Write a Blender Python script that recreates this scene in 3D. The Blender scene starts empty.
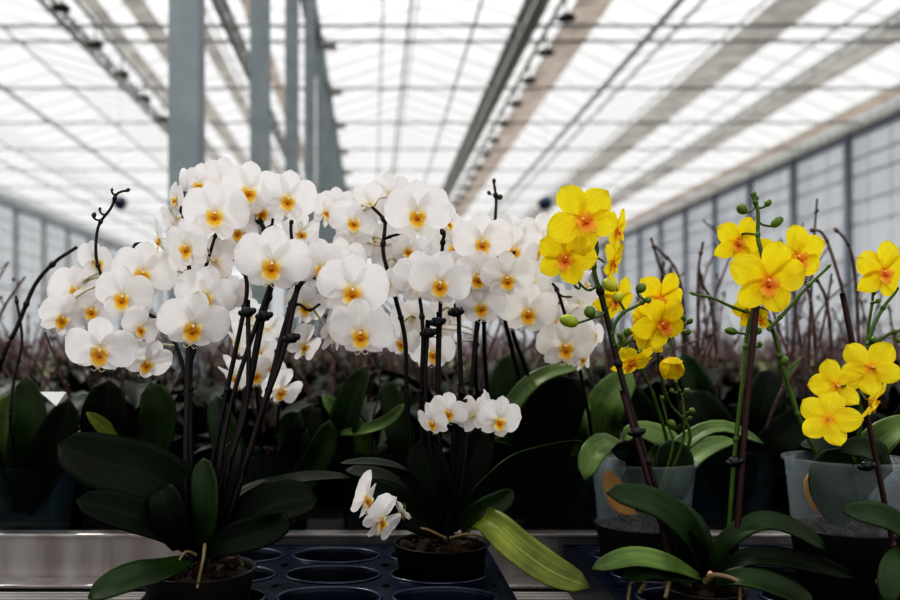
import bpy, bmesh, math, random
from mathutils import Vector, Matrix, Euler, noise
random.seed(7)
C = bpy.context.scene.collection
EYE = 1.25            # camera height above the floor
F = 875.0
V = Vector
R = math.radians
def P(px, py, d):     # a point d metres into the house, seen at that place of the photo
    return V(((px-372.0)*d/F, d, EYE+(348.0-py)*d/F))

# ------------------------------------------------------------------ materials
def nt(name):
    m = bpy.data.materials.new(name); m.use_nodes = True
    t = m.node_tree; t.nodes.clear()
    return m, t, t.nodes, t.links
def ramp(n, stops):
    r = n.new('ShaderNodeValToRGB'); cr = r.color_ramp
    while len(cr.elements) < len(stops): cr.elements.new(0.5)
    for e, (p, c) in zip(cr.elements, stops):
        e.position = p; e.color = (*c, 1)
    return r
def simple(name, col, rough=.5, metal=0, spec=.5, nscale=0, namt=.3, col2=None, bump=0, coat=0, stretch=None, trans=0):
    m, t, n, l = nt(name)
    o = n.new('ShaderNodeOutputMaterial'); b = n.new('ShaderNodeBsdfPrincipled')
    b.inputs['Base Color'].default_value = (*col, 1); b.inputs['Roughness'].default_value = rough
    b.inputs['Metallic'].default_value = metal; b.inputs['Specular IOR Level'].default_value = spec
    b.inputs['Coat Weight'].default_value = coat
    if nscale:
        tc = n.new('ShaderNodeTexCoord'); nz = n.new('ShaderNodeTexNoise')
        nz.inputs['Scale'].default_value = nscale; nz.inputs['Detail'].default_value = 4
        if stretch:
            mp = n.new('ShaderNodeMapping'); mp.inputs['Scale'].default_value = stretch
            l.new(tc.outputs['Object'], mp.inputs[0]); l.new(mp.outputs[0], nz.inputs['Vector'])
        else: l.new(tc.outputs['Object'], nz.inputs['Vector'])
        c2 = col2 or tuple(c*(1-namt) for c in col)
        rp = ramp(n, [(.35, c2), (.65, col)])
        l.new(nz.outputs['Fac'], rp.inputs[0]); l.new(rp.outputs[0], b.inputs['Base Color'])
        if bump:
            bp = n.new('ShaderNodeBump'); bp.inputs['Strength'].default_value = bump; bp.inputs['Distance'].default_value = .004
            l.new(nz.outputs['Fac'], bp.inputs['Height']); l.new(bp.outputs[0], b.inputs['Normal'])
    if trans:
        tr = n.new('ShaderNodeBsdfTranslucent'); mx = n.new('ShaderNodeMixShader'); mx.inputs[0].default_value = trans
        src = b.inputs['Base Color'].links
        if src: l.new(src[0].from_socket, tr.inputs[0])
        else: tr.inputs[0].default_value = (*col, 1)
        l.new(b.outputs[0], mx.inputs[1]); l.new(tr.outputs[0], mx.inputs[2]); l.new(mx.outputs[0], o.inputs[0])
    else: l.new(b.outputs[0], o.inputs[0])
    return m
def radial(name, stops, rough=.45, trans=.35, vein=.06, scale=1.0, veincol=(.96,.955,.96), ctr=(0, 0, 0)):
    """petal material: colour by distance from the flower's centre, fine veins"""
    m, t, n, l = nt(name)
    o = n.new('ShaderNodeOutputMaterial'); b = n.new('ShaderNodeBsdfPrincipled')
    tc = n.new('ShaderNodeTexCoord'); ln = n.new('ShaderNodeVectorMath'); ln.operation = 'LENGTH'
    sb = n.new('ShaderNodeVectorMath'); sb.operation = 'SUBTRACT'; sb.inputs[1].default_value = ctr
    l.new(tc.outputs['Object'], sb.inputs[0]); l.new(sb.outputs[0], ln.inputs[0])
    nz = n.new('ShaderNodeTexNoise'); nz.inputs['Scale'].default_value = 6; nz.inputs['Detail'].default_value = 5
    l.new(tc.outputs['Object'], nz.inputs['Vector'])
    ma = n.new('ShaderNodeMath'); ma.operation = 'MULTIPLY_ADD'; ma.inputs[1].default_value = vein; ma.inputs[2].default_value = -vein/2
    l.new(nz.outputs['Fac'], ma.inputs[0])
    ad = n.new('ShaderNodeMath'); ad.operation = 'ADD'; l.new(ln.outputs['Value'], ad.inputs[0]); l.new(ma.outputs[0], ad.inputs[1])
    dv = n.new('ShaderNodeMath'); dv.operation = 'DIVIDE'; dv.inputs[1].default_value = scale; l.new(ad.outputs[0], dv.inputs[0])
    rp = ramp(n, stops); l.new(dv.outputs[0], rp.inputs[0])
    uv = n.new('ShaderNodeUVMap'); mp = n.new('ShaderNodeMapping'); mp.inputs['Scale'].default_value = (1.5, 16, 1); l.new(uv.outputs[0], mp.inputs[0])
    vn = n.new('ShaderNodeTexNoise'); vn.inputs['Scale'].default_value = 1; vn.inputs['Detail'].default_value = 2; l.new(mp.outputs[0], vn.inputs['Vector'])
    vr = ramp(n, [(.35, veincol), (.6, (1,1,1))]); l.new(vn.outputs['Fac'], vr.inputs[0])
    mu = n.new('ShaderNodeMix'); mu.data_type = 'RGBA'; mu.blend_type = 'MULTIPLY'; mu.inputs[0].default_value = 1
    l.new(rp.outputs[0], mu.inputs[6]); l.new(vr.outputs[0], mu.inputs[7])
    class _o: outputs = [mu.outputs[2]]
    rp = _o
    l.new(rp.outputs[0], b.inputs['Base Color']); b.inputs['Roughness'].default_value = rough
    b.inputs['Specular IOR Level'].default_value = .25
    tr = n.new('ShaderNodeBsdfTranslucent'); l.new(rp.outputs[0], tr.inputs[0])
    mx = n.new('ShaderNodeMixShader'); mx.inputs[0].default_value = trans
    l.new(b.outputs[0], mx.inputs[1]); l.new(tr.outputs[0], mx.inputs[2]); l.new(mx.outputs[0], o.inputs[0])
    return m
def blade(name, col, col2, rib, rough=.42, spec=.3, trans=.12, edge=None):
    """leaf material: fine streaks along the blade, paler midrib"""
    m, t, n, l = nt(name)
    o = n.new('ShaderNodeOutputMaterial'); b = n.new('ShaderNodeBsdfPrincipled')
    uv = n.new('ShaderNodeUVMap'); mp = n.new('ShaderNodeMapping'); mp.inputs['Scale'].default_value = (1.2, 22, 1)
    l.new(uv.outputs[0], mp.inputs[0])
    nz = n.new('ShaderNodeTexNoise'); nz.inputs['Scale'].default_value = 1.0; nz.inputs['Detail'].default_value = 3
    l.new(mp.outputs[0], nz.inputs['Vector']); rp = ramp(n, [(.3, col2), (.7, col)]); l.new(nz.outputs['Fac'], rp.inputs[0])
    tc = n.new('ShaderNodeTexCoord'); n2 = n.new('ShaderNodeTexNoise'); n2.inputs['Scale'].default_value = 22; l.new(tc.outputs['Object'], n2.inputs['Vector'])
    r2 = ramp(n, [(.35, (.55,.55,.5)), (.65, (1.15,1.1,1))]); l.new(n2.outputs['Fac'], r2.inputs[0])
    mu = n.new('ShaderNodeMix'); mu.data_type = 'RGBA'; mu.blend_type = 'MULTIPLY'; mu.inputs[0].default_value = 1
    l.new(rp.outputs[0], mu.inputs[6]); l.new(r2.outputs[0], mu.inputs[7])
    sx = n.new('ShaderNodeSeparateXYZ'); l.new(uv.outputs[0], sx.inputs[0])
    su = n.new('ShaderNodeMath'); su.operation = 'SUBTRACT'; su.inputs[1].default_value = .5; l.new(sx.outputs['Y'], su.inputs[0])
    ab = n.new('ShaderNodeMath'); ab.operation = 'ABSOLUTE'; l.new(su.outputs[0], ab.inputs[0])
    mr = n.new('ShaderNodeMapRange'); mr.inputs[1].default_value = .0; mr.inputs[2].default_value = .05; mr.inputs[3].default_value = .7; mr.inputs[4].default_value = 0
    l.new(ab.outputs[0], mr.inputs[0])
    m2 = n.new('ShaderNodeMix'); m2.data_type = 'RGBA'; l.new(mr.outputs[0], m2.inputs[0]); l.new(mu.outputs[2], m2.inputs[6]); m2.inputs[7].default_value = (*rib, 1)
    l.new(m2.outputs[2], b.inputs['Base Color']); b.inputs['Roughness'].default_value = rough; b.inputs['Specular IOR Level'].default_value = spec
    bp = n.new('ShaderNodeBump'); bp.inputs['Strength'].default_value = .25; bp.inputs['Distance'].default_value = .001; l.new(nz.outputs['Fac'], bp.inputs['Height']); l.new(bp.outputs[0], b.inputs['Normal'])
    tr = n.new('ShaderNodeBsdfTranslucent'); l.new(m2.outputs[2], tr.inputs[0])
    mx = n.new('ShaderNodeMixShader'); mx.inputs[0].default_value = trans
    l.new(b.outputs[0], mx.inputs[1]); l.new(tr.outputs[0], mx.inputs[2]); l.new(mx.outputs[0], o.inputs[0])
    return m
def clear(name, tint=(.9,.95,1), haze=.12, hcol=(.6,.72,.8), gl=.1, rough=.12):
    m, t, n, l = nt(name)
    o = n.new('ShaderNodeOutputMaterial')
    tr = n.new('ShaderNodeBsdfTransparent'); tr.inputs[0].default_value = (*tint, 1)
    df = n.new('ShaderNodeBsdfDiffuse'); df.inputs[0].default_value = (*hcol, 1)
    tl = n.new('ShaderNodeBsdfTranslucent'); tl.inputs[0].default_value = (*hcol, 1)
    gs = n.new('ShaderNodeBsdfGlossy'); gs.inputs['Roughness'].default_value = rough; gs.inputs[0].default_value = (.9,.95,1,1)
    m0 = n.new('ShaderNodeMixShader'); m0.inputs[0].default_value = .5
    l.new(df.outputs[0], m0.inputs[1]); l.new(tl.outputs[0], m0.inputs[2])
    m1 = n.new('ShaderNodeMixShader'); m1.inputs[0].default_value = haze
    l.new(tr.outputs[0], m1.inputs[1]); l.new(m0.outputs[0], m1.inputs[2])
    m2 = n.new('ShaderNodeMixShader'); lw = n.new('ShaderNodeLayerWeight'); lw.inputs[0].default_value = .35
    mm = n.new('ShaderNodeMath'); mm.operation = 'MULTIPLY_ADD'; mm.inputs[1].default_value = gl*3; mm.inputs[2].default_value = gl*.25
    l.new(lw.outputs['Fresnel'], mm.inputs[0]); l.new(mm.outputs[0], m2.inputs[0])
    l.new(m1.outputs[0], m2.inputs[1]); l.new(gs.outputs[0], m2.inputs[2]); l.new(m2.outputs[0], o.inputs[0])
    return m

M = {}
M['white'] = radial('white_petal', [(0,(.80,.66,.22)), (.07,(.84,.78,.62)), (.16,(.85,.825,.81)), (1,(.86,.84,.84))], trans=.42, rough=.55)
M['white_lip'] = radial('white_lip', [(0,(.50,.20,.03)), (.05,(.74,.36,.03)), (.10,(.86,.56,.06)), (.155,(.86,.79,.62)), (1,(.86,.84,.81))], trans=.45, vein=.07, ctr=(0,-.08,-.06))
M['white_col'] = simple('white_column', (.78,.60,.42), .7, spec=.1)
M['yellow'] = radial('yellow_petal', [(0,(.80,.32,.03)), (.07,(.85,.50,.03)), (.16,(.83,.65,.025)), (.45,(.85,.71,.04)), (1,(.90,.79,.12))], trans=.40, rough=.55, vein=.14, veincol=(.90,.84,.6))
M['yellow_lip'] = radial('yellow_lip', [(0,(.60,.15,.04)), (.06,(.80,.30,.05)), (.12,(.86,.46,.08)), (.18,(.88,.64,.08)), (1,(.88,.68,.10))], trans=.4, vein=.10, ctr=(0,-.08,-.06))
M['yellow_col'] = simple('yellow_column', (.80,.50,.22), .7, spec=.1)
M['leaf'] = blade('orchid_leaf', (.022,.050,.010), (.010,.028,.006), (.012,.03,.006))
M['leaf_shaded'] = blade('shaded_orchid_leaf', (.006,.013,.004), (.003,.008,.002), (.012,.02,.006), .5, .18, .06)  # leaf green darkened to near black: shade under the flowers painted in
M['leaf_lit'] = blade('lit_orchid_leaf', (.17,.25,.085), (.07,.13,.035), (.13,.19,.06), .4, .35, .22)  # pale leaf green, lightened so sunlit leaves carry their light in the colour
M['leaf_lime_lit'] = blade('lit_lime_orchid_leaf', (.26,.30,.06), (.09,.13,.02), (.26,.30,.06), .4, .4, .25)  # lime green with the brightness of a sun shaft painted in
M['pale_stem'] = simple('pale_pedicel', (.42,.40,.27), .5)
M['leaf_orange'] = simple('yellowing_leaf', (.80,.45,.06), .5, trans=.4)
M['stem_dark'] = simple('dark_flower_stem', (.012,.008,.007), .5, nscale=60, col2=(.006,.004,.004))
M['stem_green'] = simple('green_flower_stem', (.07,.13,.02), .42, nscale=60, col2=(.05,.09,.015))
M['stem_brown'] = simple('brown_flower_stem', (.13,.08,.072), .6, nscale=60, col2=(.04,.025,.022))
M['stake'] = simple('maroon_stake', (.035,.008,.008), .5)
M['bud_green'] = simple('green_bud', (.11,.17,.025), .4, nscale=40, col2=(.07,.12,.02))
M['bud_yellow'] = simple('yellow_green_bud', (.45,.42,.03), .4, nscale=40, col2=(.2,.26,.03))
M['bud_dark'] = simple('dark_bud', (.05,.035,.03), .5)
M['clip'] = simple('black_clip', (.006,.006,.007), .35)
M['bark'] = simple('bark_mix', (.05,.026,.014), .9, nscale=70, col2=(.015,.009,.006), bump=1)
M['root'] = simple('aerial_root', (.20,.15,.08), .6, nscale=40)
M['pot_black'] = simple('dark_pot_plastic', (.008,.008,.009), .4, spec=.3)
M['pot_grey'] = clear('smoky_pot_plastic', (.34,.32,.31), .42, (.13,.12,.11), .05, .4)
M['collar'] = clear('clear_sleeve_plastic', (.94,.965,.975), .10, (.72,.77,.79), .035, .2)
M['pot_shaded'] = clear('shaded_pot_plastic', (.6,.68,.72), .07, (.17,.185,.19), .03, .3)  # clear pot plastic darkened, the shade behind the rail put into its colour
M['tray'] = simple('blue_black_tray_plastic', (.008,.014,.030), .36, spec=.3, nscale=30, col2=(.006,.01,.02), bump=.15)
M['tray_rim_lit'] = simple('lit_tray_rim', (.02,.03,.06), .3, spec=.5)  # paler than the tray: light caught on the hole rims, painted in
M['alu'] = simple('bench_aluminium', (.42,.41,.40), .34, metal=.75, nscale=5, col2=(.30,.26,.25), stretch=(6,40,1))
M['mesh_wire'] = simple('bench_wire', (.30,.29,.28), .4, metal=.7)
M['bench_dark'] = simple('dark_bench', (.010,.011,.012), .7)
M['galv'] = simple('galvanised_steel', (.31,.345,.355), .6, metal=.1, nscale=7, col2=(.26,.295,.305))
M['steel_mid'] = simple('roof_steel', (.44,.45,.44), .6, nscale=5)
M['steel_dark'] = simple('dark_roof_steel', (.36,.36,.34), .6)
M['wallpost'] = simple('wall_steel', (.22,.245,.28), .6)
M['screen'] = simple('grey_screen_cloth', (.40,.39,.37), .8, nscale=2.5, col2=(.27,.26,.25), trans=.42)
M['screen_beige'] = simple('beige_screen_cloth', (.44,.39,.36), .8, nscale=3, col2=(.30,.265,.24), trans=.42, stretch=(1,1,1))
M['lamp'] = simple('lamp_housing', (.03,.035,.02), .6)
M['blue'] = simple('blue_ball', (.03,.05,.10), .5)
M['tag'] = simple('plant_tag', (.85,.87,.84), .5)
M['concrete'] = simple('concrete_floor', (.25,.24,.23), .8, nscale=2, col2=(.18,.175,.17))
M['label_red'] = simple('red_chip', (.35,.05,.02), .6)

# ------------------------------------------------------------------ mesh helpers
class MB:
    def __init__(s): s.v = []; s.f = []; s.mi = []; s.mats = []; s.uv = False
    def mat(s, m):
        if m not in s.mats: s.mats.append(m)
        return s.mats.index(m)
    def grid(s, rows, m=None, close=False):
        k = s.mat(m) if m else 0
        b = len(s.v); n = len(rows[0])
        for r in rows: s.v += [tuple(p) for p in r]
        for i in range(len(rows)-1):
            for j in range(n if close else n-1):
                a = b+i*n+j; c = b+i*n+(j+1) % n
                s.f.append((a, c, c+n, a+n)); s.mi.append(k)
    def tube(s, pts, rad, m=None, seg=6, sub=5, closed_ends=True):
        k = s.mat(m) if m else 0
        pts = [V(p) for p in pts]
        path = catmull(pts, sub) if len(pts) > 2 and sub > 1 else pts
        n = len(path); up = V((.13, .21, .97)); rows = []
        for i, p in enumerate(path):
            t = (path[min(i+1, n-1)]-path[max(i-1, 0)]).normalized()
            if abs(t.dot(up)) > .95: up = V((1, .1, .1))
            a = t.cross(up).normalized(); b2 = t.cross(a)
            f = i/(n-1); r = rad(f) if callable(rad) else rad
            rows.append([p+(a*math.cos(q*2*math.pi/seg)+b2*math.sin(q*2*math.pi/seg))*r for q in range(seg)])
        b = len(s.v); s.grid(rows, m, close=True)
        if closed_ends:
            s.f.append(tuple(range(b, b+seg))); s.mi.append(k)
            e = b+(n-1)*seg; s.f.append(tuple(range(e+seg-1, e-1, -1))); s.mi.append(k)
    def box(s, lo, hi, m=None):
        k = s.mat(m) if m else 0; b = len(s.v)
        for z in (lo[2], hi[2]):
            for x, y in ((lo[0],lo[1]),(hi[0],lo[1]),(hi[0],hi[1]),(lo[0],hi[1])): s.v.append((x, y, z))
        for f in ((0,3,2,1),(4,5,6,7),(0,1,5,4),(1,2,6,5),(2,3,7,6),(3,0,4,7)):
            s.f.append(tuple(b+i for i in f)); s.mi.append(k)
    def lathe(s, prof, c=(0,0,0), m=None, seg=32):
        s.grid([[(c[0]+r*math.cos(a*2*math.pi/seg), c[1]+r*math.sin(a*2*math.pi/seg), c[2]+z) for a in range(seg)] for r, z in prof], m, close=True)
    def ball(s, c, r, m=None, ax=None, el=1.0, seg=8, rings=6):
        ax = (ax or V((0,0,1))).normalized(); q = V((0,0,1)).rotation_difference(ax)
        rows = []
        for i in range(rings+1):
            th = math.pi*i/rings; rr = math.sin(th)*r+1e-5; z = -math.cos(th)*r*el
            rows.append([V(c)+q @ V((rr*math.cos(a*2*math.pi/seg), rr*math.sin(a*2*math.pi/seg), z)) for a in range(seg)])
        s.grid(rows, m, close=True)
    def shift(s, d):
        s.v = [(v[0]-d[0], v[1]-d[1], v[2]-d[2]) for v in s.v]; return s
    def mesh(s, name, mat=None, smooth=True):
        me = bpy.data.meshes.new(name); me.from_pydata(s.v, [], s.f)
        for m in (s.mats or [mat]):
            me.materials.append(M[m] if isinstance(m, str) else m)
        if s.mats: me.polygons.foreach_set('material_index', s.mi)
        me.polygons.foreach_set('use_smooth', [smooth]*len(me.polygons)); me.update()
        if s.uv:                       # one blade: u runs from base to tip, v across
            n_ = s.uv; rr = len(s.v)//n_; L = me.uv_layers.new(name='UVMap')
            for lp in me.loops:
                i_ = lp.vertex_index; L.data[lp.index].uv = ((i_//n_)/(rr-1), (i_ % n_)/(n_-1))
        return me
    def build(s, name, mat=None, parent=None, smooth=True, origin=None):
        if parent is not None and origin is None: s.shift(parent.location)
        elif origin is not None: s.shift(origin)
        o = bpy.data.objects.new(name, s.mesh(name, mat, smooth)); C.objects.link(o)
        if parent is not None: o.parent = parent
        elif origin is not None: o.location = origin
        return o
def catmull(pts, sub):
    out = []; n = len(pts)
    for i in range(n-1):
        p0 = pts[i-1] if i else pts[0]*2-pts[1]; p1 = pts[i]; p2 = pts[i+1]
        p3 = pts[i+2] if i+2 < n else pts[n-1]*2-pts[n-2]
        for k in range(sub):
            t = k/sub
            out.append(.5*((2*p1)+(p2-p0)*t+(2*p0-5*p1+4*p2-p3)*t*t+(3*p1-p0-3*p2+p3)*t**3))
    out.append(pts[-1]); return out
def tag(o, label=None, cat=None, group=None, kind=None):
    if label: o['label'] = label
    if cat: o['category'] = cat
    if group: o['group'] = group
    if kind: o['kind'] = kind
    return o
def empty(name, loc, label, cat, group=None):
    o = bpy.data.objects.new(name, None); o.empty_display_size = .03; C.objects.link(o); o.location = loc
    return tag(o, label, cat, group)
def copy_obj(o, parent=None):
    c = o.copy(); C.objects.link(c); c.parent = parent; return c

# ------------------------------------------------------------------ flowers (unit = span of the flower)
def petal_rows(ang, L, W, base=.004, cup=.0, bend=0., peak=.62, tip=.0, nu=9, nv=6, seed=0, ruff=.018, y0=0., ctr=(0, .03), fwd=.0):
    """a petal blade from the centre outwards in the direction ang (0 = +x, 90 = up)"""
    ca, sa = math.cos(R(ang)), math.sin(R(ang)); rows = []
    for i in range(nu+1):
        u = i/nu
        # half width profile: narrow claw, broad middle, round or pointed tip
        a = math.sin(math.pi*min(1, (u**(math.log(.5)/math.log(peak)))))
        w = W*.5*(max(a, 0)**(.55+tip)) if u < 1 else 0
        w = max(w, W*.10*(1-u), .0015)
        row = []
        for j in range(nv+1):
            v = -1+2*j/nv
            lx = base+(L-base)*u - (0.0 if tip else .03*abs(v)*u*u); lz = v*w
            yy = y0 - cup*(abs(v)**2)*w*2 + bend*u*u - fwd*u + ruff*noise.noise(V((seed*3.1+u*3, v*2.2, seed)))*2
            yy += .010*math.exp(-(v*3)**2)*(1-u)
            row.append((ctr[0]+lx*ca-lz*sa, yy, ctr[1]+lx*sa+lz*ca))
        rows.append(row)
    return rows
def flower_meshes(kind, variant):
    random.seed(variant*13+len(kind))
    pm, lm, cm = kind, kind+'_lip', kind+'_col'
    rd = lambda a: random.uniform(-a, a)
    out = {}
    b = MB(); b.ball((0, -.03, .012), .024, None, V((0, -1, -.4)), 1.3); b.tube([(0, -.01, .02), (0, .10, .01), (0, .20, -.03)], .014, None, 5, 3)
    out['flower'] = b.mesh('flower', cm)
    parts = []
    if kind == 'white':
        for sx, a in ((1, 13), (-1, 167)):
            parts.append(('petal', petal_rows(a+rd(5), .535+rd(.02), .60+rd(.04), cup=.06+rd(.12), bend=.06+rd(.10), peak=.57, seed=variant*7+sx, y0=-.012, tip=-.13, nu=10, nv=8), pm))
        parts.append(('sepal', petal_rows(90+rd(6), .49, .37, cup=rd(.2), bend=.05+rd(.06), peak=.58, seed=variant+20, y0=.018, tip=.02), pm))
        for a in (-56, -124):
            parts.append(('sepal', petal_rows(a+rd(8), .45, .33, cup=rd(.15), bend=.04+rd(.06), peak=.55, seed=variant+a, y0=.02, tip=.08), pm))
    else:
        for a in (16, 164):
            parts.append(('petal', petal_rows(a+rd(7), .53, .46, cup=.05+rd(.2), bend=.04+rd(.14), peak=.56, seed=variant*7+a, y0=-.012, tip=.10, ruff=.022, nu=10, nv=8), pm))
        parts.append(('sepal', petal_rows(90+rd(7), .54, .41, cup=.15, bend=.02+rd(.08), peak=.60, seed=variant+20, y0=.018, tip=.02), pm))
        for a in (-54, -126):
            parts.append(('sepal', petal_rows(a+rd(7), .53, .40, cup=.1, bend=.06+rd(.12), peak=.56, seed=variant+a, y0=.02, tip=.14), pm))
    out['parts'] = []
    for nm, rows, mt in parts:
        g = MB(); g.grid(rows); g.uv = len(rows[0]); out['parts'].append((nm, g.mesh(nm, mt)))
    # lip: two cupped side lobes and a mid lobe that runs down and forward, with two thin tendrils
    g = MB(); s = 1.0 if kind == 'white' else 1.1
    for sx in (1, -1):
        rows = []
        for i in range(6):
            u = i/5; w = .062*math.sin(math.pi*(.18+.75*u))
            rows.append([(sx*(.015+.085*math.sin(u*1.9)*s), -.04-.10*u+.02*abs(v), -.035+.05*u+v*w*1.15) for v in (-1, -.5, 0, .5, 1)])
        g.grid(rows)
    rows = []
    for i in range(8):
        u = i/7; w = (.035+.075*math.sin(math.pi*min(1, u*1.05)))*(1-u**3*.85)
        rows.append([(v*w, -.05-.11*math.sin(u*1.9)+.03*v*v, -.045-.16*u*s) for v in (-1, -.5, 0, .5, 1)])
    g.grid(rows)
    if kind == 'white':
        for sx in (1, -1): g.tube([(sx*.01, -.15, -.19), (sx*.04, -.16, -.225), (sx*.075, -.12, -.21)], .005, None, 4, 3)
    g.ball((0, -.08, -.045), .03, None, V((0, -1, 0)), 1)
    k_ = 1.3 if kind == 'white' else 1.15
    g.v = [(v[0]*k_, -.02+(v[1]+.02)*.8, v[2]*k_) for v in g.v]
    out['lip'] = g.mesh('lip', lm)
    return out
FL = {k: [flower_meshes(k, i) for i in range(4)] for k in ('white', 'yellow')}
SOLID = {}
def add_solid(o, t):
    md = o.modifiers.new('thickness', 'SOLIDIFY'); md.thickness = t; md.offset = 0
def put_flower(plant, kind, pos, W, yaw=0, pitch=0, roll=0, var=None):
    yaw += random.uniform(-9, 9); pitch += random.uniform(-5, 11); roll += random.uniform(-8, 8)
    d = FL[kind][random.randrange(4) if var is None else var]
    o = bpy.data.objects.new('flower', d['flower']); C.objects.link(o); o.parent = plant
    m = Matrix.Rotation(R(yaw), 4, 'Z') @ Matrix.Rotation(R(pitch), 4, 'X') @ Matrix.Rotation(R(roll), 4, 'Y')
    o.location = pos-plant.location; o.rotation_euler = m.to_euler(); o.scale = (W, W, W)
    for nm, me in d['parts']:
        c = bpy.data.objects.new(nm, me); C.objects.link(c); c.parent = o
    c = bpy.data.objects.new('lip', d['lip']); C.objects.link(c); c.parent = o
    return o, m
def nearest(pt, paths):
    best = None
    for path in paths:
        for q in path:
            # prefer points of the stem that lie below the flower
            dd = (q-pt).length + (.01 if q.z > pt.z+.02 else 0)
            if best is None or dd < best[0]: best = (dd, q)
    return best[1]
def flowers(plant, kind, rows, paths, stem_mat):
    """rows: x, y, span px, yaw, pitch, roll, distance"""
    pb = []
    for (x, y, w, yaw, pitch, roll, d) in rows:
        pos = P(x, y, d); o, m = put_flower(plant, kind, pos, w*d/F, yaw, pitch, roll)
        W = w*d/F
        back = pos + (m @ V((0, .19*W, -.03*W))); q = nearest(back, paths)
        if (q-back).length < .11:
            mid = back*.5+q*.5 + (m @ V((0, .10*W, 0))) + V((0, 0, .004))
            b = MB(); b.tube([back, mid, q], .0013, None, 5, 4); b.build('pedicel', stem_mat, plant)
def stem(plant, pts, r0=.0028, r1=.0016, mat='stem_dark', name='flower_stem', nodes=True):
    w = [P(*p) for p in pts]; path = catmull(w, 8)
    b = MB(); b.tube(w, lambda f: r0+(r1-r0)*f, None, 7, 8)
    if nodes:
        for i in range(6, len(path)-1, 11):
            b.ball(path[i], (r0+r1)*.75, None, path[i+1]-path[i], 1.3, 6, 4)
    b.build(name, mat, plant); return path
def buds(plant, rows, paths, stem_mat):
    for (x, y, wpx, hpx, tilt, d, mat) in rows:
        p = P(x, y, d); ax = V((math.sin(R(tilt)), -.15, math.cos(R(tilt))))
        r = wpx*.5*d/F; b = MB(); b.ball(p, r, None, ax, hpx/wpx, 9, 7); b.build('bud', mat, plant)
        q = nearest(p, paths); e = p-ax.normalized()*r*hpx/wpx*.9
        if (q-e).length < .12 and (q-e).length > .001:
            c = MB(); c.tube([e, e*.5+q*.5-ax*.002, q], .0012, None, 5, 4); c.build('pedicel', stem_mat, plant)
def leaf_mesh(pts, W, face=None, fold=.25, nu=16, nv=8, tip=.75, wave=.0, base=.42, twist=0):
    path = catmull([V(p) for p in pts], 6); n = len(path); rows = []
    L = [0]
    for i in range(1, n): L.append(L[-1]+(path[i]-path[i-1]).length)
    face = V(face or (0, -.35, 1)).normalized()
    for k in range(nu+1):
        u = k/nu; s = u*L[-1]; i = 0
        while i < n-2 and L[i+1] < s: i += 1
        f = (s-L[i])/max(L[i+1]-L[i], 1e-9); p = path[i].lerp(path[i+1], min(f, 1))
        t = (path[min(i+2, n-1)]-path[max(i-1, 0)]).normalized()
        side = t.cross(face)
        if side.length < .15: side = side + V((.2, 0, 0))
        side.normalize(); nn = side.cross(t).normalized()
        w = W*.5*(base+(1-base)*math.sin(math.pi/2*min(1, u/.55)))
        if u > .55: w *= math.sqrt(max(0, 1-((u-.55)/.45)**(2/tip*1.0)))
        w = max(w, .0008)
        row = []
        for j in range(nv+1):
            v = -1+2*j/nv
            row.append(p+side*v*w*(1-.12*fold)+nn*((fold*abs(v)**1.3)*w+wave*math.sin(u*9+v)*w))
        rows.append(row)
    g = MB(); g.grid(rows); g.uv = len(rows[0]); return g
def leaf(plant, pts, wpx, mat='leaf', face=None, fold=.25, **k):
    w = [P(*p) for p in pts]; d = sum(p[2] for p in pts)/len(pts)
    o = leaf_mesh(w, wpx*d/F, face, fold, **k).build('leaf', mat, plant); add_solid(o, .0016); return o

# ------------------------------------------------------------------ pots
def pot(plant, c, rim, h, mat='pot_grey', rb=None, soil=.88, ribs=False, seg=40, name='pot'):
    """c: centre of the rim"""
    rb = rb or rim*.78; b = MB()
    pr = [(0.001, -h), (rb, -h), (rb+(rim-rb)*.8, -h*.15), (rim*.985, -h*.12), (rim*.985, -.002), (rim+.002, 0), (rim+.002, .001), (rim-.0015, .001), (rim-.003, -.004), (rb+(rim-rb)*.78-.002, -h*.16), (rb-.002, -h+.002), (.001, -h+.002)]
    b.lathe(pr, c, None, seg); o = b.build(name, mat, plant)
    s = MB(); n = 10
    rr = rim*soil
    rows = []
    for i in range(n+1):
        q = rr*i/n+1e-4
        rows.append([(c[0]+q*math.cos(a*2*math.pi/24), c[1]+q*math.sin(a*2*math.pi/24), c[2]-.012+.010*(1-(i/n)**2)+.010*noise.noise(V((q*90*math.cos(a), q*90*math.sin(a), c[0]*9)))) for a in range(24)])
    s.grid(rows, None, close=True)
    # bark lumps
    for i in range(26):
        a = random.uniform(0, 6.28); q = rr*.93*math.sqrt(random.random())
        s.ball((c[0]+q*math.cos(a), c[1]+q*math.sin(a), c[2]-.004+random.uniform(-.003, .006)), random.uniform(.004, .009), None, V((random.uniform(-1,1), random.uniform(-1,1), .3)), random.uniform(.6, 1.7), 5, 4)
    s.build('bark_mix', 'bark', plant, smooth=False)
    return o
def inner_soil(plant, c, r, h, rb):
    s = MB(); s.lathe([(.001, -h+.004), (rb, -h+.004), (r, -.008), (.001, -.006)], c, None, 28); s.build('root_ball', 'bark', plant)
def collar(plant, c, rim, h, rb):
    b = MB(); t = .0012
    b.lathe([(rb, -h), (rb*1.03, -h+.004), (rb*1.0, -h+.008), (rim-.001, -.004), (rim+.0022, -.003), (rim+.0022, .001), (rim-t, .001), (rim-t-.001, -.006), (rb-t, -h+.008), (rb-t, -h)], c, None, 56)
    return b.build('clear_sleeve', 'collar', plant)
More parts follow.
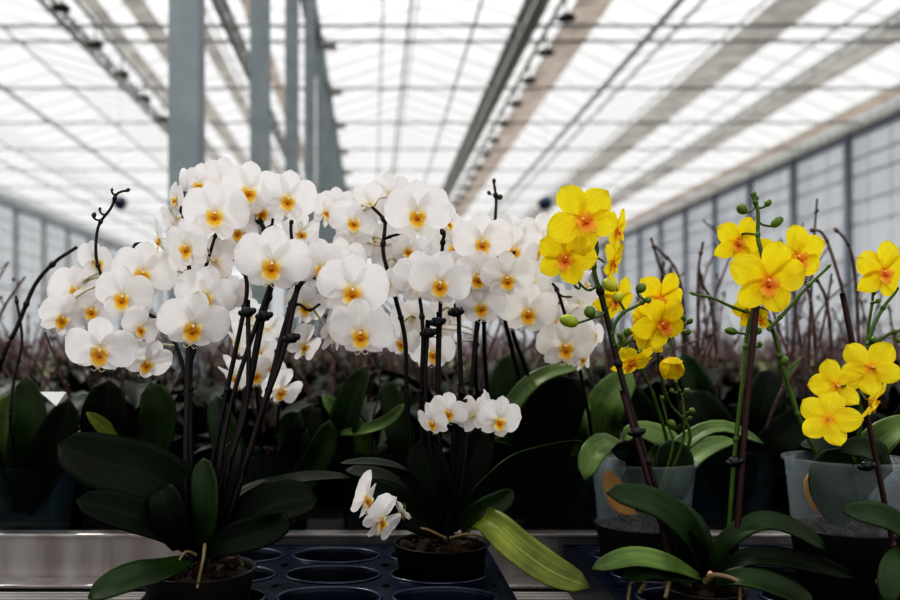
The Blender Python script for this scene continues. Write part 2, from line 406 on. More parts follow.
def clip(plant, x, y, d, s=1.0):
    c = P(x, y, d); b = MB()
    b.lathe([(.0026*s, -.005*s), (.0055*s, -.004*s), (.0055*s, .004*s), (.0026*s, .005*s)], c, None, 10)
    b.ball(c+V((.0055*s, -.002, .001)), .0036*s, None, V((1, 0, .6)), 1.2, 7, 5)
    b.ball(c+V((-.0055*s, -.001, -.001)), .0032*s, None, V((1, 0, -.6)), 1.1, 7, 5)
    b.build('clip', 'clip', plant)

# ================================================================== THE SETTING
def S(o, label=None, cat=None): o['kind'] = 'structure'; return tag(o, label, cat)
FZ = 0.0
CZ = EYE+5.09
b = MB(); b.box((-14, -3, -.05), (12.5, 75, 0)); S(b.build('floor', 'concrete', smooth=False), 'grey concrete greenhouse floor under the benches', 'floor')

GD0 = -.85; SP = 2.63; D0 = 4.0
# glass roof: pitched white glass panes with glazing bars
glass = clear('roof_glass', (.97, .97, .97), .10, (.9, .9, .9), .02, .3)
gut = [-12.5, -8.7, -4.85, -.93, 2.5, 4.8, 8.5, 11.1]
g = MB()
for i in range(len(gut)-1):
    x0, x1 = gut[i], gut[i+1]; xm = (x0+x1)/2; hz = CZ+.25; rz = hz+.55
    g.grid([[(x0, -3, hz), (xm, -3, rz), (x1, -3, hz)], [(x0, 75, hz), (xm, 75, rz), (x1, 75, hz)]])
S(g.build('ceiling', glass, smooth=False), 'white glass greenhouse roof in shallow pitched bays', 'glass roof')
g = MB()
for i in range(len(gut)-1):
    x0, x1 = gut[i], gut[i+1]; xm = (x0+x1)/2; hz = CZ+.235; rz = hz+.55
    y = 1.0
    while y < 60:
        g.tube([(x0, y, hz), (xm, y, rz), (x1, y, hz)], .010, None, 4, 1, False); y += .88
    g.box((xm-.012, 0, rz-.02), (xm+.012, 70, rz+.02))
S(g.build('trim_1', 'screen', smooth=False), 'thin glazing bars and ridges under the roof glass', 'glazing bars')
# rails that run the length of the house
def rail(x0, x1, z0, z1, mat, label, name, y0=1.0):
    b = MB(); b.box((x0, y0, z0), (x1, 72, z1)); return S(b.build(name, mat, smooth=False), label, 'roof beam')
k = 2
def nxt():
    global k
    k += 1; return 'trim_%d' % (k-1)
rail(-1.06, -.84, CZ+.02, CZ+.26, 'galv', 'grey gutter over the row of steel posts', nxt())
def lattice(x, w, z0, z1, mat, label, pitch=.9):
    b = MB()
    for zz in (z0, z1): b.box((x-w/2, 1, zz-.035), (x+w/2, 72, zz+.035))
    y = 1
    while y < 60:
        b.tube([(x, y, z0), (x, y+pitch/2, z1), (x, y+pitch, z0)], .03, None, 4, 1, False); y += pitch
    return S(b.build(nxt(), mat, smooth=False), label, 'roof truss')
lattice(2.50, .20, CZ+.0, CZ+.32, 'steel_dark', 'dark lattice truss running away down the middle of the roof')
rail(2.36, 2.66, CZ+.3, CZ+.34, 'steel_mid', 'gutter above the dark lattice truss', nxt())
lattice(-2.3, .10, CZ+.0, CZ+.3, 'steel_mid', 'thin lattice truss left of the near post')
lattice(-4.85, .06, CZ+.0, CZ+.2, 'steel_mid', 'thin truss along the lamps at left')
rail(4.66, 4.76, CZ+.2, CZ+.26, 'steel_mid', 'narrow grey gutter between white roof bays', nxt())
rail(4.90, 4.94, CZ+.05, CZ+.1, 'steel_mid', 'thin rail beside the narrow gutter', nxt())
rail(8.2, 8.26, CZ+.1, CZ+.2, 'steel_mid', 'thin rail along the right screen', nxt())
for i, (x, w, mt) in enumerate(((.165, .03, 'steel_mid'), (.585, .045, 'steel_mid'), (1.62, .04, 'steel_mid'), (-7.3, .06, 'steel_mid'), (-10.2, .05, 'steel_mid'), (7.45, .03, 'steel_mid'))):
    rail(x-w/2, x+w/2, CZ+.02, CZ+.02+w, mt, ['thin wire rail nearest the middle of the roof', 'dark pipe rail near the middle of the roof', 'thin pipe rail left of the dark truss', 'thin rail crossing the left roof', 'faint rail at far left of roof', 'thin line between the two grey screens'][i], nxt())
# folded screens hanging under the roof
def screen(x0, x1, mat, label, seed):
    b = MB(); rows = []; y = 1.0
    while y < 70:
        rows.append([(x0, y, CZ+.10), ((x0+x1)/2, y, CZ+.10+.05*math.sin(y*2.3+seed)), (x1, y, CZ+.12)]); y += .35
    b.grid(rows); return S(b.build(nxt(), mat), label, 'screen')
screen(3.05, 3.62, 'screen_beige', 'beige folded shade screen beside the row of lamps', 1)
screen(6.0, 6.8, 'screen', 'wide grey shade screen on the right of the roof', 2)
screen(8.3, 8.95, 'screen', 'grey shade screen nearest the right wall', 3)
screen(10.3, 10.9, 'screen_beige', 'crumpled pale screen along the right wall top', 4)
screen(-4.35, -4.1, 'screen', 'narrow grey screen left of the near post, outer one', 5)
screen(-3.75, -3.4, 'screen', 'narrow olive grey screen left of the near post, inner one', 6)
screen(-2.9, -2.65, 'screen', 'narrow grey screen behind the near post', 7)
screen(-1.98, -1.76, 'screen_beige', 'narrow beige screen between the first two posts', 8)
# cross chords
ncr = 0
for i in range(4, 21):
    d = D0+SP*i; b = MB()
    b.box((-12.5, d-.03, CZ-.018), (11.1, d+.03, CZ+.018))
    if i == 4:
        b.box((-12.5, d-.7-.03, CZ-.02), (11.1, d-.7+.03, CZ+.02))
    S(b.build(nxt(), 'steel_mid' , smooth=False), 'horizontal roof tie crossing the whole house, number %d from the front' % (i-3), 'roof tie')
# posts
for i in range(0, 16):
    d = D0+SP*i; x = -.846; w = .072; b = MB()
    b.box((x-w, d-w, 0), (x+w, d+w, CZ+.05), 'galv')
    if i: b.box((x-.02, d-.10, CZ-.12), (x+.26, d+.10, CZ-.02), 'steel_dark')
    o = b.build('wall_post' if False else 'trim_post', smooth=False)
    bv = o.modifiers.new('bevel', 'BEVEL'); bv.width = .012; bv.segments = 2
    o.name = nxt(); S(o, ['wide grey steel post nearest the camera at left', 'second grey steel post', 'third grey steel post', 'fourth grey steel post'][i] if i < 4 else 'grey steel post far down the row', 'steel post'); o['group'] = 'steel posts' 
# right wall
WX = 11.1; WT = EYE+4.95
wallglass = clear('wall_glass', (.50,.52,.54), .42, (.50,.51,.52), .03, .3)
b = MB(); b.grid([[(WX+.06, -3, 0), (WX+.06, 75, 0)], [(WX+.06, -3, WT+.6), (WX+.06, 75, WT+.6)]])
S(b.build('wall_right', wallglass, smooth=False), 'greyish glass side wall on the right', 'glass wall')
b = MB(); b.grid([[(-12.6, -3, 0), (-12.6, 75, 0)], [(-12.6, -3, WT+.6), (-12.6, 75, WT+.6)]])
S(b.build('wall_left', wallglass, smooth=False), 'greyish glass side wall far on the left', 'glass wall')
b = MB(); b.grid([[(-13, 74, 0), (12, 74, 0)], [(-13, 74, WT+1), (12, 74, WT+1)]])
S(b.build('wall_back', wallglass, smooth=False), 'distant glass end wall', 'glass wall')
def side_wall(x, s, pm):
    b = MB(); b.box((x-.08, 1, WT-.13), (x+.05, 74, WT-.01), 'wallpost'); b.box((x-.10, 1, WT+.02), (x-.02, 74, WT+.26), 'steel_mid')
    S(b.build(nxt(), smooth=False), 'dark eaves beam along the top of the %s glass wall' % s, 'eaves beam')
    b = MB()
    for z in (.9, 1.8, 2.55, 3.3, 4.1, 4.6, 5.2, 5.6): b.box((x+.02, 1, z-.02), (x+.05, 74, z+.02))
    y = 3.0
    while y < 60:
        b.box((x+.04, y-.008, 0), (x+.05, y+.008, WT)); y += SP/3
    b.box((x-.03, 1, 3.28), (x+.0, 74, 3.36))
    S(b.build(nxt(), 'steel_mid', smooth=False), 'thin glazing bars of the %s glass wall' % s, 'glazing bars')
    for i in range(0, 20):
        d = D0+SP*i+.5; b = MB(); b.box((x-.14, d-.07, 0), (x-.0, d+.07, WT+.02))
        S(b.build(nxt(), pm, smooth=False), 'blue grey post of the %s glass wall' % s, 'wall post')['group'] = 'posts of the %s wall' % s
side_wall(WX, 'right', 'wallpost')
side_wall(-12.45, 'left', 'steel_mid')
# lamps
def lamp_mesh():
    b = MB(); b.lathe([(.001, .06), (.07, .06), (.11, .03), (.15, -.02), (.13, -.025), (.05, -.01), (.001, -.01)], (0, 0, 0), 'lamp', 14)
    b.box((-.012, -.012, .05), (.012, .012, .36), 'lamp')
    return b.mesh('grow_lamp')
lm = lamp_mesh()
rail(2.91, 2.99, CZ+.28, CZ+.30, 'steel_mid', 'thin rail carrying the right row of lamps', nxt())
rail(-4.62, -4.54, CZ+.28, CZ+.30, 'steel_mid', 'thin rail carrying the left row of lamps', nxt())
for row, (x, n, y0, st, z, side) in enumerate(((2.95, 15, 13.3, 1.57, CZ-.02, 'right'), (-4.58, 14, 12.9, 1.57, CZ-.02, 'left'))):
    for i in range(n):
        o = bpy.data.objects.new('grow_lamp', lm); C.objects.link(o); o.location = (x, y0+st*i, z-.05)
        tag(o, 'small dark grow lamp in the row under the roof on the %s' % side, 'lamp', 'grow lamps in the %s row' % side)
# hanging blue balls
for (x, y, d, lab) in ((120, 203, 7.0, 'small dark blue ball hanging beside a twig at left'), (545, 203, 7.0, 'small dark blue ball hanging left of the tall yellow flowers')):
    c = P(x, y, d); b = MB(); b.ball(c, .055, 'blue', None, 1, 12, 9); b.tube([c+V((0, 0, .05)), V((c.x, c.y, CZ+.35))], .002, 'steel_mid', 4, 1)
    tag(b.build('hanging_ball', origin=c), lab, 'ball')

# ================================================================== BENCH AND TRAYS
TZ = EYE-.268                                  # tray top
e = empty('growing_bench', (0, .95, TZ-.06), 'aluminium growing bench with a bright edge rail and wire mesh bed', 'bench')
y0, y1 = 1.215, 1.235
b = MB(); b.box((-1.6, y0, EYE-.318), (1.6, y1, EYE-.2585)); b.box((-1.6, y0-.004, EYE-.2625), (1.6, y1+.004, EYE-.2575)); b.box((-1.6, 1.170, EYE-.322), (1.6, y0+.001, EYE-.317))
o = b.build('edge_rail', 'alu', e, smooth=False); bv = o.modifiers.new('bevel', 'BEVEL'); bv.width = .0012; bv.segments = 2
b = MB()
y = .40
while y < 1.17:
    b.tube([(-1.6, y, EYE-.326), (1.6, y, EYE-.326)], .0022, None, 5, 1); y += .0125
o = b.build('wire_bed', 'mesh_wire', e)
b = MB()
x = -1.5
while x < 1.5: b.tube([(x, .40, EYE-.331), (x, 1.17, EYE-.331)], .0026, None, 5, 1); x += .125
b.build('bed_support', 'mesh_wire', e)
b = MB(); b.box((-1.6, .38, EYE-.35), (1.6, .40, EYE-.28)); 
for x in (-1.4, 1.4):
    for yy in (.45, 1.15): b.box((x-.02, yy-.02, 0), (x+.02, yy+.02, EYE-.334))
b.build('bench_frame', 'alu', e, smooth=False)
e2 = empty('growing_bench', (0, 3.5, TZ-.06), 'dark bench behind the rail carrying rows of orchids', 'bench')
b = MB(); b.box((-9.5, 1.27, EYE-.37), (9.5, 16.0, EYE-.335)); b.build('bench_top', 'bench_dark', e2, smooth=False)
b = MB()
for x in (-6, -3, 0, 3, 6):
    for yy in (1.5, 5, 9, 13, 15.5): b.box((x-.03, yy-.03, 0), (x+.03, yy+.03, EYE-.36))
b.build('bench_leg', 'bench_dark', e2, smooth=False)

def tray(x0, y1, nx, ny, px, py, label, rx=.053, ry=.0375, skip=()):
    """moulded tray whose back left corner is (x0, y1)"""
    e = empty('pot_tray', (x0+nx*px/2, y1-ny*py/2, TZ-.05), label, 'plant tray', 'pot trays on the bench')
    b = MB(); rim = MB(); seg = 40
    ox = .012
    for i in range(nx):
        for j in range(ny):
            cx, cy = x0+ox+(i+.5)*px, y1-.012-(j+.5)*py
            hx, hy = px/2, py/2; outer = []; inner = []; low = []; bt = []
            ra = rx; rb_ = ry
            for a in range(seg):
                t = 2*math.pi*(a+.5)/seg; c, s = math.cos(t), math.sin(t)
                sc = min(hx/abs(c) if abs(c) > 1e-6 else 9, hy/abs(s) if abs(s) > 1e-6 else 9)
                outer.append((cx+c*sc, cy+s*sc, TZ)); inner.append((cx+c*ra*1.03, cy+s*rb_*1.03, TZ)); 
                low.append((cx+c*ra, cy+s*rb_, TZ-.003)); bt.append((cx+c*ra*.86, cy+s*rb_*.86, TZ-.042))
            b.grid([outer, inner, low, bt], 'tray', close=True)
            r2 = [[(cx+math.cos(2*math.pi*a/seg)*(ra*1.05+.0022*math.cos(q)), cy+math.sin(2*math.pi*a/seg)*(rb_*1.05+.0022*math.cos(q)), TZ+.0008+.0018*math.sin(q)) for a in range(seg)] for q in (math.pi, math.pi*.75, math.pi/2, math.pi*.25, 0)]
            rim.grid(r2, None, close=True)
    X0, X1 = x0, x0+2*ox+nx*px; Y0, Y1 = y1-ny*py-.024, y1
    # border strips and skirt
    b.box((X0, Y0, TZ-.003), (X0+ox, Y1, TZ), 'tray'); b.box((X1-ox, Y0, TZ-.003), (X1, Y1, TZ), 'tray')
    b.box((X0, Y1-.012, TZ-.003), (X1, Y1, TZ), 'tray'); b.box((X0, Y0, TZ-.003), (X1, Y0+.012, TZ), 'tray')
    for (a, c) in (((X0-.002, Y0), (X0+.001, Y1)), ((X1-.001, Y0), (X1+.002, Y1)), ((X0, Y0-.002), (X1, Y0+.001)), ((X0, Y1-.001), (X1, Y1+.002))):
        b.box((a[0], a[1], TZ-.054), (c[0], c[1], TZ+.001), 'tray')
    b.build('tray_body', None, e, smooth=False)
    rim.build('hole_rim', 'tray_rim_lit', e)
    return e
tray(-.244, 1.187, 3, 7, .124, .095, 'dark blue plastic pot tray with empty oval holes between the two white orchids')
tray(.261, 1.187, 5, 7, .134, .095, 'dark blue plastic pot tray under the yellow orchids at right')

# ================================================================== WHITE ORCHIDS
def at(x, y, d): p = P(x, y, d); return p
# --- plant A: front left
D = .94
A = empty('orchid_plant', V((P(199, 565, D).x, D, TZ-.045)), 'large white orchid in smoky pot at front left with dense flower sprays', 'orchid')
pc = P(199, 568, D)
pot(A, pc, .060, .085, 'pot_grey', rb=.046); inner_soil(A, pc, .056, .083, .043)
leaf(A, [(203,550,.94),(188,502,.93),(145,474,.92),(100,462,.92),(58,444,.93)], 62, 'leaf_shaded', (0,-.9,.45), .22)
leaf(A, [(200,552,.93),(168,528,.91),(120,512,.89),(76,500,.88)], 40, 'leaf_shaded', (0,-.8,.6), .25)
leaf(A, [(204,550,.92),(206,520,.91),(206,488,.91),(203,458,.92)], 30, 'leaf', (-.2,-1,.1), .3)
leaf(A, [(180,548,.91),(172,525,.90),(165,500,.90),(160,488,.91)], 36, 'leaf_shaded', (.1,-1,.2), .25)
leaf(A, [(212,552,.93),(238,528,.91),(275,505,.90),(318,498,.91)], 50, 'leaf_shaded', (.1,-.8,.6), .28)
leaf(A, [(206,550,.90),(235,540,.88),(272,528,.87),(286,512,.87)], 36, 'leaf_shaded', (.3,-.8,.5), .3)
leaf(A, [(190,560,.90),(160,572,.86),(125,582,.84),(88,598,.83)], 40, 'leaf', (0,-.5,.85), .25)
leaf(A, [(204,550,1.0),(240,500,1.03),(300,482,1.05),(352,478,1.06)], 34, 'leaf_shaded', (0,-.2,1), .3)
leaf(A, [(208,550,.96),(225,480,.99),(230,462,1.0),(236,440,1.02)], 26, 'leaf_shaded', (0,-1,.2), .3)
AP = []
AP.append(stem(A, [(196,562,.94),(192,500,.95),(190,400,.965),(191,320,.98),(188,250,.985),(182,205,.99)], .0036, .0022))
AP.append(stem(A, [(190,400,.965),(178,350,.97),(160,322,.975),(132,305,.98),(110,288,.985),(97,262,.99),(98,228,.99),(111,208,.99),(117,194,.99),(128,190,.99)], .0024, .0013))
AP.append(stem(A, [(131,304,.98),(127,275,.985),(134,246,.985),(146,243,.98)], .0016, .0011))
AP.append(stem(A, [(203,562,.94),(208,490,.95),(225,400,.95),(240,330,.95),(247,290,.95),(243,270,.95),(234,260,.955)], .0032, .0018))
AP.append(stem(A, [(207,562,.94),(222,490,.93),(246,400,.93),(262,320,.93),(272,280,.94),(270,245,.96),(262,225,.97),(250,205,.98)], .0044, .0022))
AP.append(stem(A, [(262,231,.965),(271,226,.96),(273,219,.955)], .0018, .0014))
AP.append(stem(A, [(212,562,.95),(240,480,.93),(266,400,.92),(284,330,.92),(300,285,.92),(318,276,.92),(345,290,.92),(366,316,.92)], .0040, .0016))
AP.append(stem(A, [(284,330,.92),(296,305,.91),(309,310,.905),(320,304,.905)], .0017, .0012))
AP.append(stem(A, [(288,320,.94),(293,260,.97),(291,225,.98),(298,212,.98),(310,205,.99)], .0022, .0013))
AP.append(stem(A, [(190,300,.985),(205,268,.97),(214,240,.97),(225,205,.975),(240,190,.98)], .002, .0013))
AP.append(stem(A, [(192,360,.97),(200,330,.95),(205,305,.945)], .0018, .0012))
stem(A, [(215,562,.93),(235,500,.905),(262,410,.90),(282,355,.90),(298,285,.90)], .0030, .0028, 'stem_dark', 'stake', False)
stem(A, [(210,562,.93),(228,470,.91),(247,400,.91),(248,300,.91)], .0026, .0024, 'stem_dark', 'stake', False)
stem(A, [(194,562,.93),(186,500,.93),(187,400,.94),(189,345,.95)], .0032, .003, 'stem_dark', 'stake', False)
stem(A, [(200,562,.94),(214,500,.92),(232,400,.925),(268,292,.93),(272,284,.93)], .0026, .0024, 'stem_dark', 'stake', False)
for c in ((247,312,.905), (264,316,.92), (291,338,.90)): clip(A, *c, 1.05)
stem(A, [(204,558,.905),(205,545,.895),(203,560,.885),(197,588,.88)], .0026, .0016, 'root', 'aerial_root', False)
stem(A, [(214,556,.92),(228,548,.91),(236,553,.905),(243,566,.90)], .0022, .0014, 'root', 'aerial_root', False)
stem(A, [(196,555,.91),(186,552,.90),(178,562,.89)], .0022, .0014, 'root', 'aerial_root', False)
WA = [  # x, y, span px, yaw, pitch, roll, d
 (249,191,58,  10,  6,  5, .955), (215,214,66,  -4,  8,  0, .935), (262,211,46,  22, 12, 12, .972),
 (238,231,44, -18, 14, -8, .985), (288,199,56,   8, 10, 12, .950), (187,247,56, -22, 16,-10, .920),
 (160,240,48, -62,  8, -5, .965), (301,233,42,  35, 16, 14, 1.00), (325,212,38,  58,  4,  8, 1.01),
 (272,264,74,   0, 20,  0, .890), (322,268,58,  10, 12, -6, .915), (176,199,34, -58,  0,  0, .995),
 (176,219,38,-115,  6,  0, 1.00), (200,185,44, -25,  2,  0, 1.01), (222,182,50,   4, -6,  6, 1.02),
 (216,262,52, 165,  0, 10, .975), (222,290,48, 150,  6,-10, .985), (232,296,42, 176, 10, 20, 1.0),
 (143,273,62,   6, 12,  6, .955), (123,297,60, -12, 16,  4, .935), (167,277,38,  40, 10, 24, .985),
 (62,318,50,  44, 14, 30, .985), (100,350,68,   2, 28,  0, .905), (140,328,44,  52, 14, 22, .925),
 (147,362,50,  40, 22, 26, .945), (193,326,70,  10, 18,  4, .900), (205,296,60,  12, 12,  8, .930),
 (96,262,44, 62, -14,  0, 1.00), (76,290,50, 24, -4, 10, 1.01), (92,310,46, 15, 8, 0, 1.00), (58,292,36, -34, -8, 0, 1.03),
 (305,306,46,  30, 14, 20, .955), (304,345,44,  48, 18, 18, .960), (335,330,56,  62, 16, 26, .925),
 (352,290,72,  14, 12, 14, .880), (361,333,68, -14, 20, -8, .865), (345,262,50,  20,  0,  0, .96), (302,262,46, 20, 0, 0, .98),
 (330,290,44, 70, 10, 10, .95), (180,275,40,-160,0,0,1.02), (240,205,48, 10,-8,0,1.04)]
flowers(A, 'white', WA, AP, 'pale_stem')
# upright half open sepal bud on top
buds(A, [(184,180,10,24,0,.99,'white')], AP, 'stem_dark')
buds(A, [(94,215,5,6,20,.99,'bud_dark'), (100,209,3,4,20,.99,'bud_dark'), (128,190,4,5,60,.99,'bud_dark'), (112,190,3,4,20,.99,'bud_dark'),(118,202,4,5,90,.99,'bud_dark')], AP, 'stem_dark')

# --- plant E: behind A, low flowers seen through the stakes
E = empty('orchid_plant', V((P(262, 480, 1.33).x, 1.33, EYE-.33)), 'white orchid behind the rail, its low flowers seen through the dark stakes at left', 'orchid')
pc = P(268, 452, 1.33); pot(E, pc, .072, .15, 'pot_shaded', rb=.055, soil=.0)
s = MB(); s.lathe([(.001, -.148), (.052, -.148), (.062, -.09), (.001, -.085)], pc, None, 24); s.build('root_ball', 'bark', E)
EP = [stem(E, [(268,520,1.33),(262,450,1.32),(255,380,1.25),(246,340,1.22),(240,320,1.2)], .0028, .0016), stem(E, [(268,520,1.33),(275,450,1.3),(280,380,1.25),(275,350,1.22)], .0028, .0016)]
flowers(E, 'white', [(239,341,44,-50,10,-20,1.16), (236,376,48,-38,24,-12,1.14), (281,390,46,34,26,22,1.15), (256,374,42,10,20,0,1.20), (272,368,38,-30,20,0,1.2), (268,330,40,170,10,0,1.22), (250,318,40,-160,0,0,1.24), (262,352,36,20,0,0,1.26)], EP, 'pale_stem')
leaf(E, [(266,520,1.33),(240,470,1.32),(225,430,1.32),(215,395,1.34)], 34, 'leaf', (-.3,-1,.2), .3)
leaf(E, [(270,520,1.33),(290,470,1.3),(305,440,1.3),(312,405,1.32)], 40, 'leaf_shaded', (.3,-1,.3), .3)
leaf(E, [(270,515,1.30),(310,470,1.28),(325,440,1.28),(330,420,1.28)], 30, 'leaf', (.3,-1,.3), .3)

# --- plant B: centre pot
D = 1.045
B = empty('orchid_plant', V((P(441, 540, D).x, D, TZ-.045)), 'white orchid in black pot at centre with a long lime leaf hanging forward', 'orchid')
pc = P(441, 543, D)
pot(B, pc, .0555, .075, 'pot_black', rb=.044)
leaf(B, [(462,532,1.03),(485,520,.99),(518,548,.94),(552,572,.91),(590,588,.89)], 36, 'leaf_lime_lit', (-.25,-.8,.75), .25, tip=.6, base=.55)
leaf(B, [(446,532,1.04),(436,500,1.02),(428,468,1.02),(420,440,1.03)], 44, 'leaf_shaded', (-.1,-1,.2), .3)
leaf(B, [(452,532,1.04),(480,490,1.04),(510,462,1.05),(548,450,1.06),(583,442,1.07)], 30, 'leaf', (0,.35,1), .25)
leaf(B, [(448,530,1.05),(462,480,1.06),(474,455,1.07),(484,430,1.08)], 42, 'leaf_shaded', (.2,-1,.2), .3)
leaf(B, [(436,532,1.04),(412,480,1.03),(385,466,1.02),(340,464,1.01)], 34, 'leaf_shaded', (0,-.12,1), .2)
leaf(B, [(436,532,1.0),(410,515,.98),(385,500,.97),(360,486,.97)], 40, 'leaf_shaded', (-.1,-.8,.6), .3)
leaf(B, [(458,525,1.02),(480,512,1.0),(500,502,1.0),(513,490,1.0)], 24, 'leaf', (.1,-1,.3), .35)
leaf(B, [(430,534,1.08),(400,500,1.1),(380,480,1.12),(345,470,1.14)], 30, 'leaf_shaded', (0,-.4,1), .3)
BP = []
BP.append(stem(B, [(446,540,1.04),(455,480,1.03),(461,400,1.02),(459,330,1.01),(458,285,1.0),(460,272,1.0)], .0034, .002))
BP.append(stem(B, [(440,540,1.045),(425,470,1.03),(421,400,1.02),(423,340,1.01),(420,300,1.01),(415,288,1.01)], .003, .0018))
BP.append(stem(B, [(436,540,1.045),(415,470,1.04),(407,400,1.03),(405,340,1.02),(396,300,1.01),(388,272,1.0),(383,250,1.0),(385,225,1.0),(382,217,1.0),(372,207,1.0)], .003, .0018))
BP.append(stem(B, [(385,224,1.0),(390,218,.995),(396,217,.99)], .0018, .0014)); BP.append(stem(B, [(384,239,1.0),(392,236,.99),(402,233,.985),(413,226,.98)], .0017, .0013))
BP.append(stem(B, [(442,540,1.045),(437,470,1.05),(438,400,1.05),(440,320,1.05),(441,270,1.02),(443,240,1.0),(444,235,1.0),(437,222,1.0)], .003, .0016))
BP.append(stem(B, [(443,236,1.0),(449,232,.995)], .0016, .0013, nodes=False)) if False else None
BP.append(stem(B, [(450,540,1.04),(462,480,1.05),(470,400,1.06),(476,330,1.06),(482,290,1.05),(492,262,1.04),(515,252,1.05)], .003, .0016))
stem(B, [(446,540,1.03),(452,480,1.02),(455,430,1.01),(462,392,1.0)], .004, .0036, 'stem_dark', 'stake', False)
stem(B, [(443,540,1.04),(440,450,1.02),(438,380,1.02),(439,312,1.01)], .003, .003, 'stem_dark', 'stake', False)
stem(B, [(438,540,1.04),(430,450,1.02),(425,380,1.015),(428,320,1.01)], .0028, .0028, 'stem_dark', 'stake', False)
for c in ((437,322,1.0), (428,333,.995), (462,305,1.0), (456,312,1.0)): clip(B, *c, 1.1)
WB = [
 (353,222,48, 12, 0, 8,1.01), (417,214,66, 2, 4, 0, .955), (353,247,40, 12, 8, 0, 1.01), (408,250,38, 12, 10, 18, 1.02),
 (448,223,42, 50, 6, 20, 1.03), (421,281,60, -12, 12, -4, .96), (440,283,62, 12, 14, 4, .93), (390,286,36, 150, 8, 0, .985),
 (398,262,50, 170, 0, 0, 1.03), (375,242,46, 160, 0, 12, 1.04), (370,205,46, -150, -6, 0, 1.03), (338,205,38, 10, -8, 0, 1.05), (390,195,44, 170,-8,0,1.05),
 (482,242,58, 6, 8, 6, .97), (478,277,52, -2, 14, 0, .97), (507,278,54, 10, 14, 4, .955), (481,306,50, -6, 22, 0, .99),
 (455,248,50,-10,-4,0,1.04), (412,318,44,-165,12,0,1.04), (402,342,40,-40,16,-10,1.06), (450,312,40,-170,10,0,1.06), (466,268,46,0,0,0,1.0)]
flowers(B, 'white', WB, BP, 'pale_stem')
# low spray in front of the pot leaves
BP2 = [stem(B, [(448,535,1.03),(458,480,1.0),(463,430,.985),(462,405,.98),(470,398,.975)], .0026, .0016), stem(B, [(463,430,.985),(478,412,.98),(494,408,.975)], .0018, .0013), stem(B, [(463,425,.985),(450,408,.98),(440,412,.975)], .0016, .0013)]
flowers(B, 'white', [(433,422,40,-48,18,-14,.955), (449,412,40,-20,14,0,.965), (474,416,42,125,6,10,.97), (499,420,48,30,12,16,.95), (486,408,38,70,-8,0,.975)], BP2, 'pale_stem')
BP3 = [stem(B, [(440,532,1.03),(425,512,1.0),(405,508,.985),(388,512,.975),(372,506,.965)], .0022, .0015)]
flowers(B, 'white', [(366,498,56,66,4,30,.95), (382,520,54,52,18,40,.935), (402,512,26,-60,40,0,.965)], BP3, 'stem_green')
stem(B, [(445,538,1.0),(428,530,.985),(412,526,.98),(392,514,.98)], .002, .0014, 'root', 'aerial_root', False)
stem(B, [(450,538,1.0),(468,534,.99),(486,538,.985)], .002, .0014, 'root', 'aerial_root', False)

# --- plant C: behind centre right
Cc = empty('orchid_plant', V((P(500, 470, 1.36).x, 1.36, EYE-.33)), 'white orchid behind the rail at centre right with a budded twig standing up', 'orchid')
pc = P(500, 455, 1.36); pot(Cc, pc, .066, .15, 'pot_shaded', rb=.05, soil=.0)
s = MB(); s.lathe([(.001, -.148), (.048, -.148), (.057, -.09), (.001, -.085)], pc, None, 24); s.build('root_ball', 'bark', Cc)
CP = []
CP.append(stem(Cc, [(498,500,1.36),(488,400,1.3),(484,330,1.24),(488,280,1.2),(494,240,1.2),(495,222,1.2),(496,200,1.2),(494,183,1.2)], .0036, .0016))
CP.append(stem(Cc, [(502,500,1.36),(520,400,1.3),(512,350,1.25),(505,315,1.2),(515,280,1.2),(530,262,1.2)], .0036, .002))
CP.append(stem(Cc, [(496,500,1.36),(478,400,1.3),(476,350,1.25),(480,315,1.22)], .0036, .002))
stem(Cc, [(505,500,1.34),(530,400,1.28),(512,330,1.22)], .003, .003, 'stem_dark', 'stake', False)
buds(Cc, [(494,181,4,6,0,1.2,'bud_dark'), (489,193,4,5,-40,1.2,'bud_dark'), (500,197,5,6,30,1.2,'bud_dark'), (495,188,3,4,10,1.2,'bud_dark')], CP, 'pale_stem')
flowers(Cc, 'white', [(513,250,52,8,8,0,1.12), (536,251,40,20,10,10,1.14), (529,281,46,10,14,10,1.10), (547,273,34,60,10,20,1.14), (528,312,58,4,18,4,1.06),
 (505,236,44,170,-4,0,1.22), (540,236,46,-170,-4,0,1.22), (460,238,44,0,-6,0,1.2), (553,250,40,150,0,0,1.2), (507,300,50,178,6,0,1.15), (545,300,44,160,6,0,1.16), (562,262,34,20,0,0,1.2), (440,238,36,170,0,0,1.2)], CP, 'pale_stem')
flowers(Cc, 'white', [(433,353,46,10,16,4,1.18), (440,325,44,170,8,0,1.25), (418,330,40,150,8,0,1.25)], CP, 'pale_stem')

# --- plant D: small spray to the right of it
Dd = empty('orchid_plant', V((P(590, 470, 1.30).x, 1.33, EYE-.33)), 'white orchid behind the rail beside the yellow flowers with drooping spray', 'orchid')
pc = P(560, 456, 1.36); pot(Dd, pc, .062, .15, 'pot_shaded', rb=.05, soil=0)
DP = [stem(Dd, [(580,500,1.34),(592,450,1.30),(584,390,1.2),(572,340,1.15),(562,305,1.12),(556,288,1.11),(549,281,1.11)], .0028, .0016),
      stem(Dd, [(560,302,1.12),(557,305,1.10),(548,308,1.08)], .0016, .0012, nodes=False), stem(Dd, [(556,290,1.11),(562,296,1.10),(572,297,1.09)], .0014, .001, nodes=False)]
flowers(Dd, 'white', [(565,346,60,8,16,4,1.10), (582,358,36,50,20,20,1.13), (580,306,44,160,0,0,1.16), (585,285,42,60,0,0,1.18), (560,322,50,-10,8,0,1.15), (592,335,34,30,0,0,1.18)], DP, 'pale_stem')

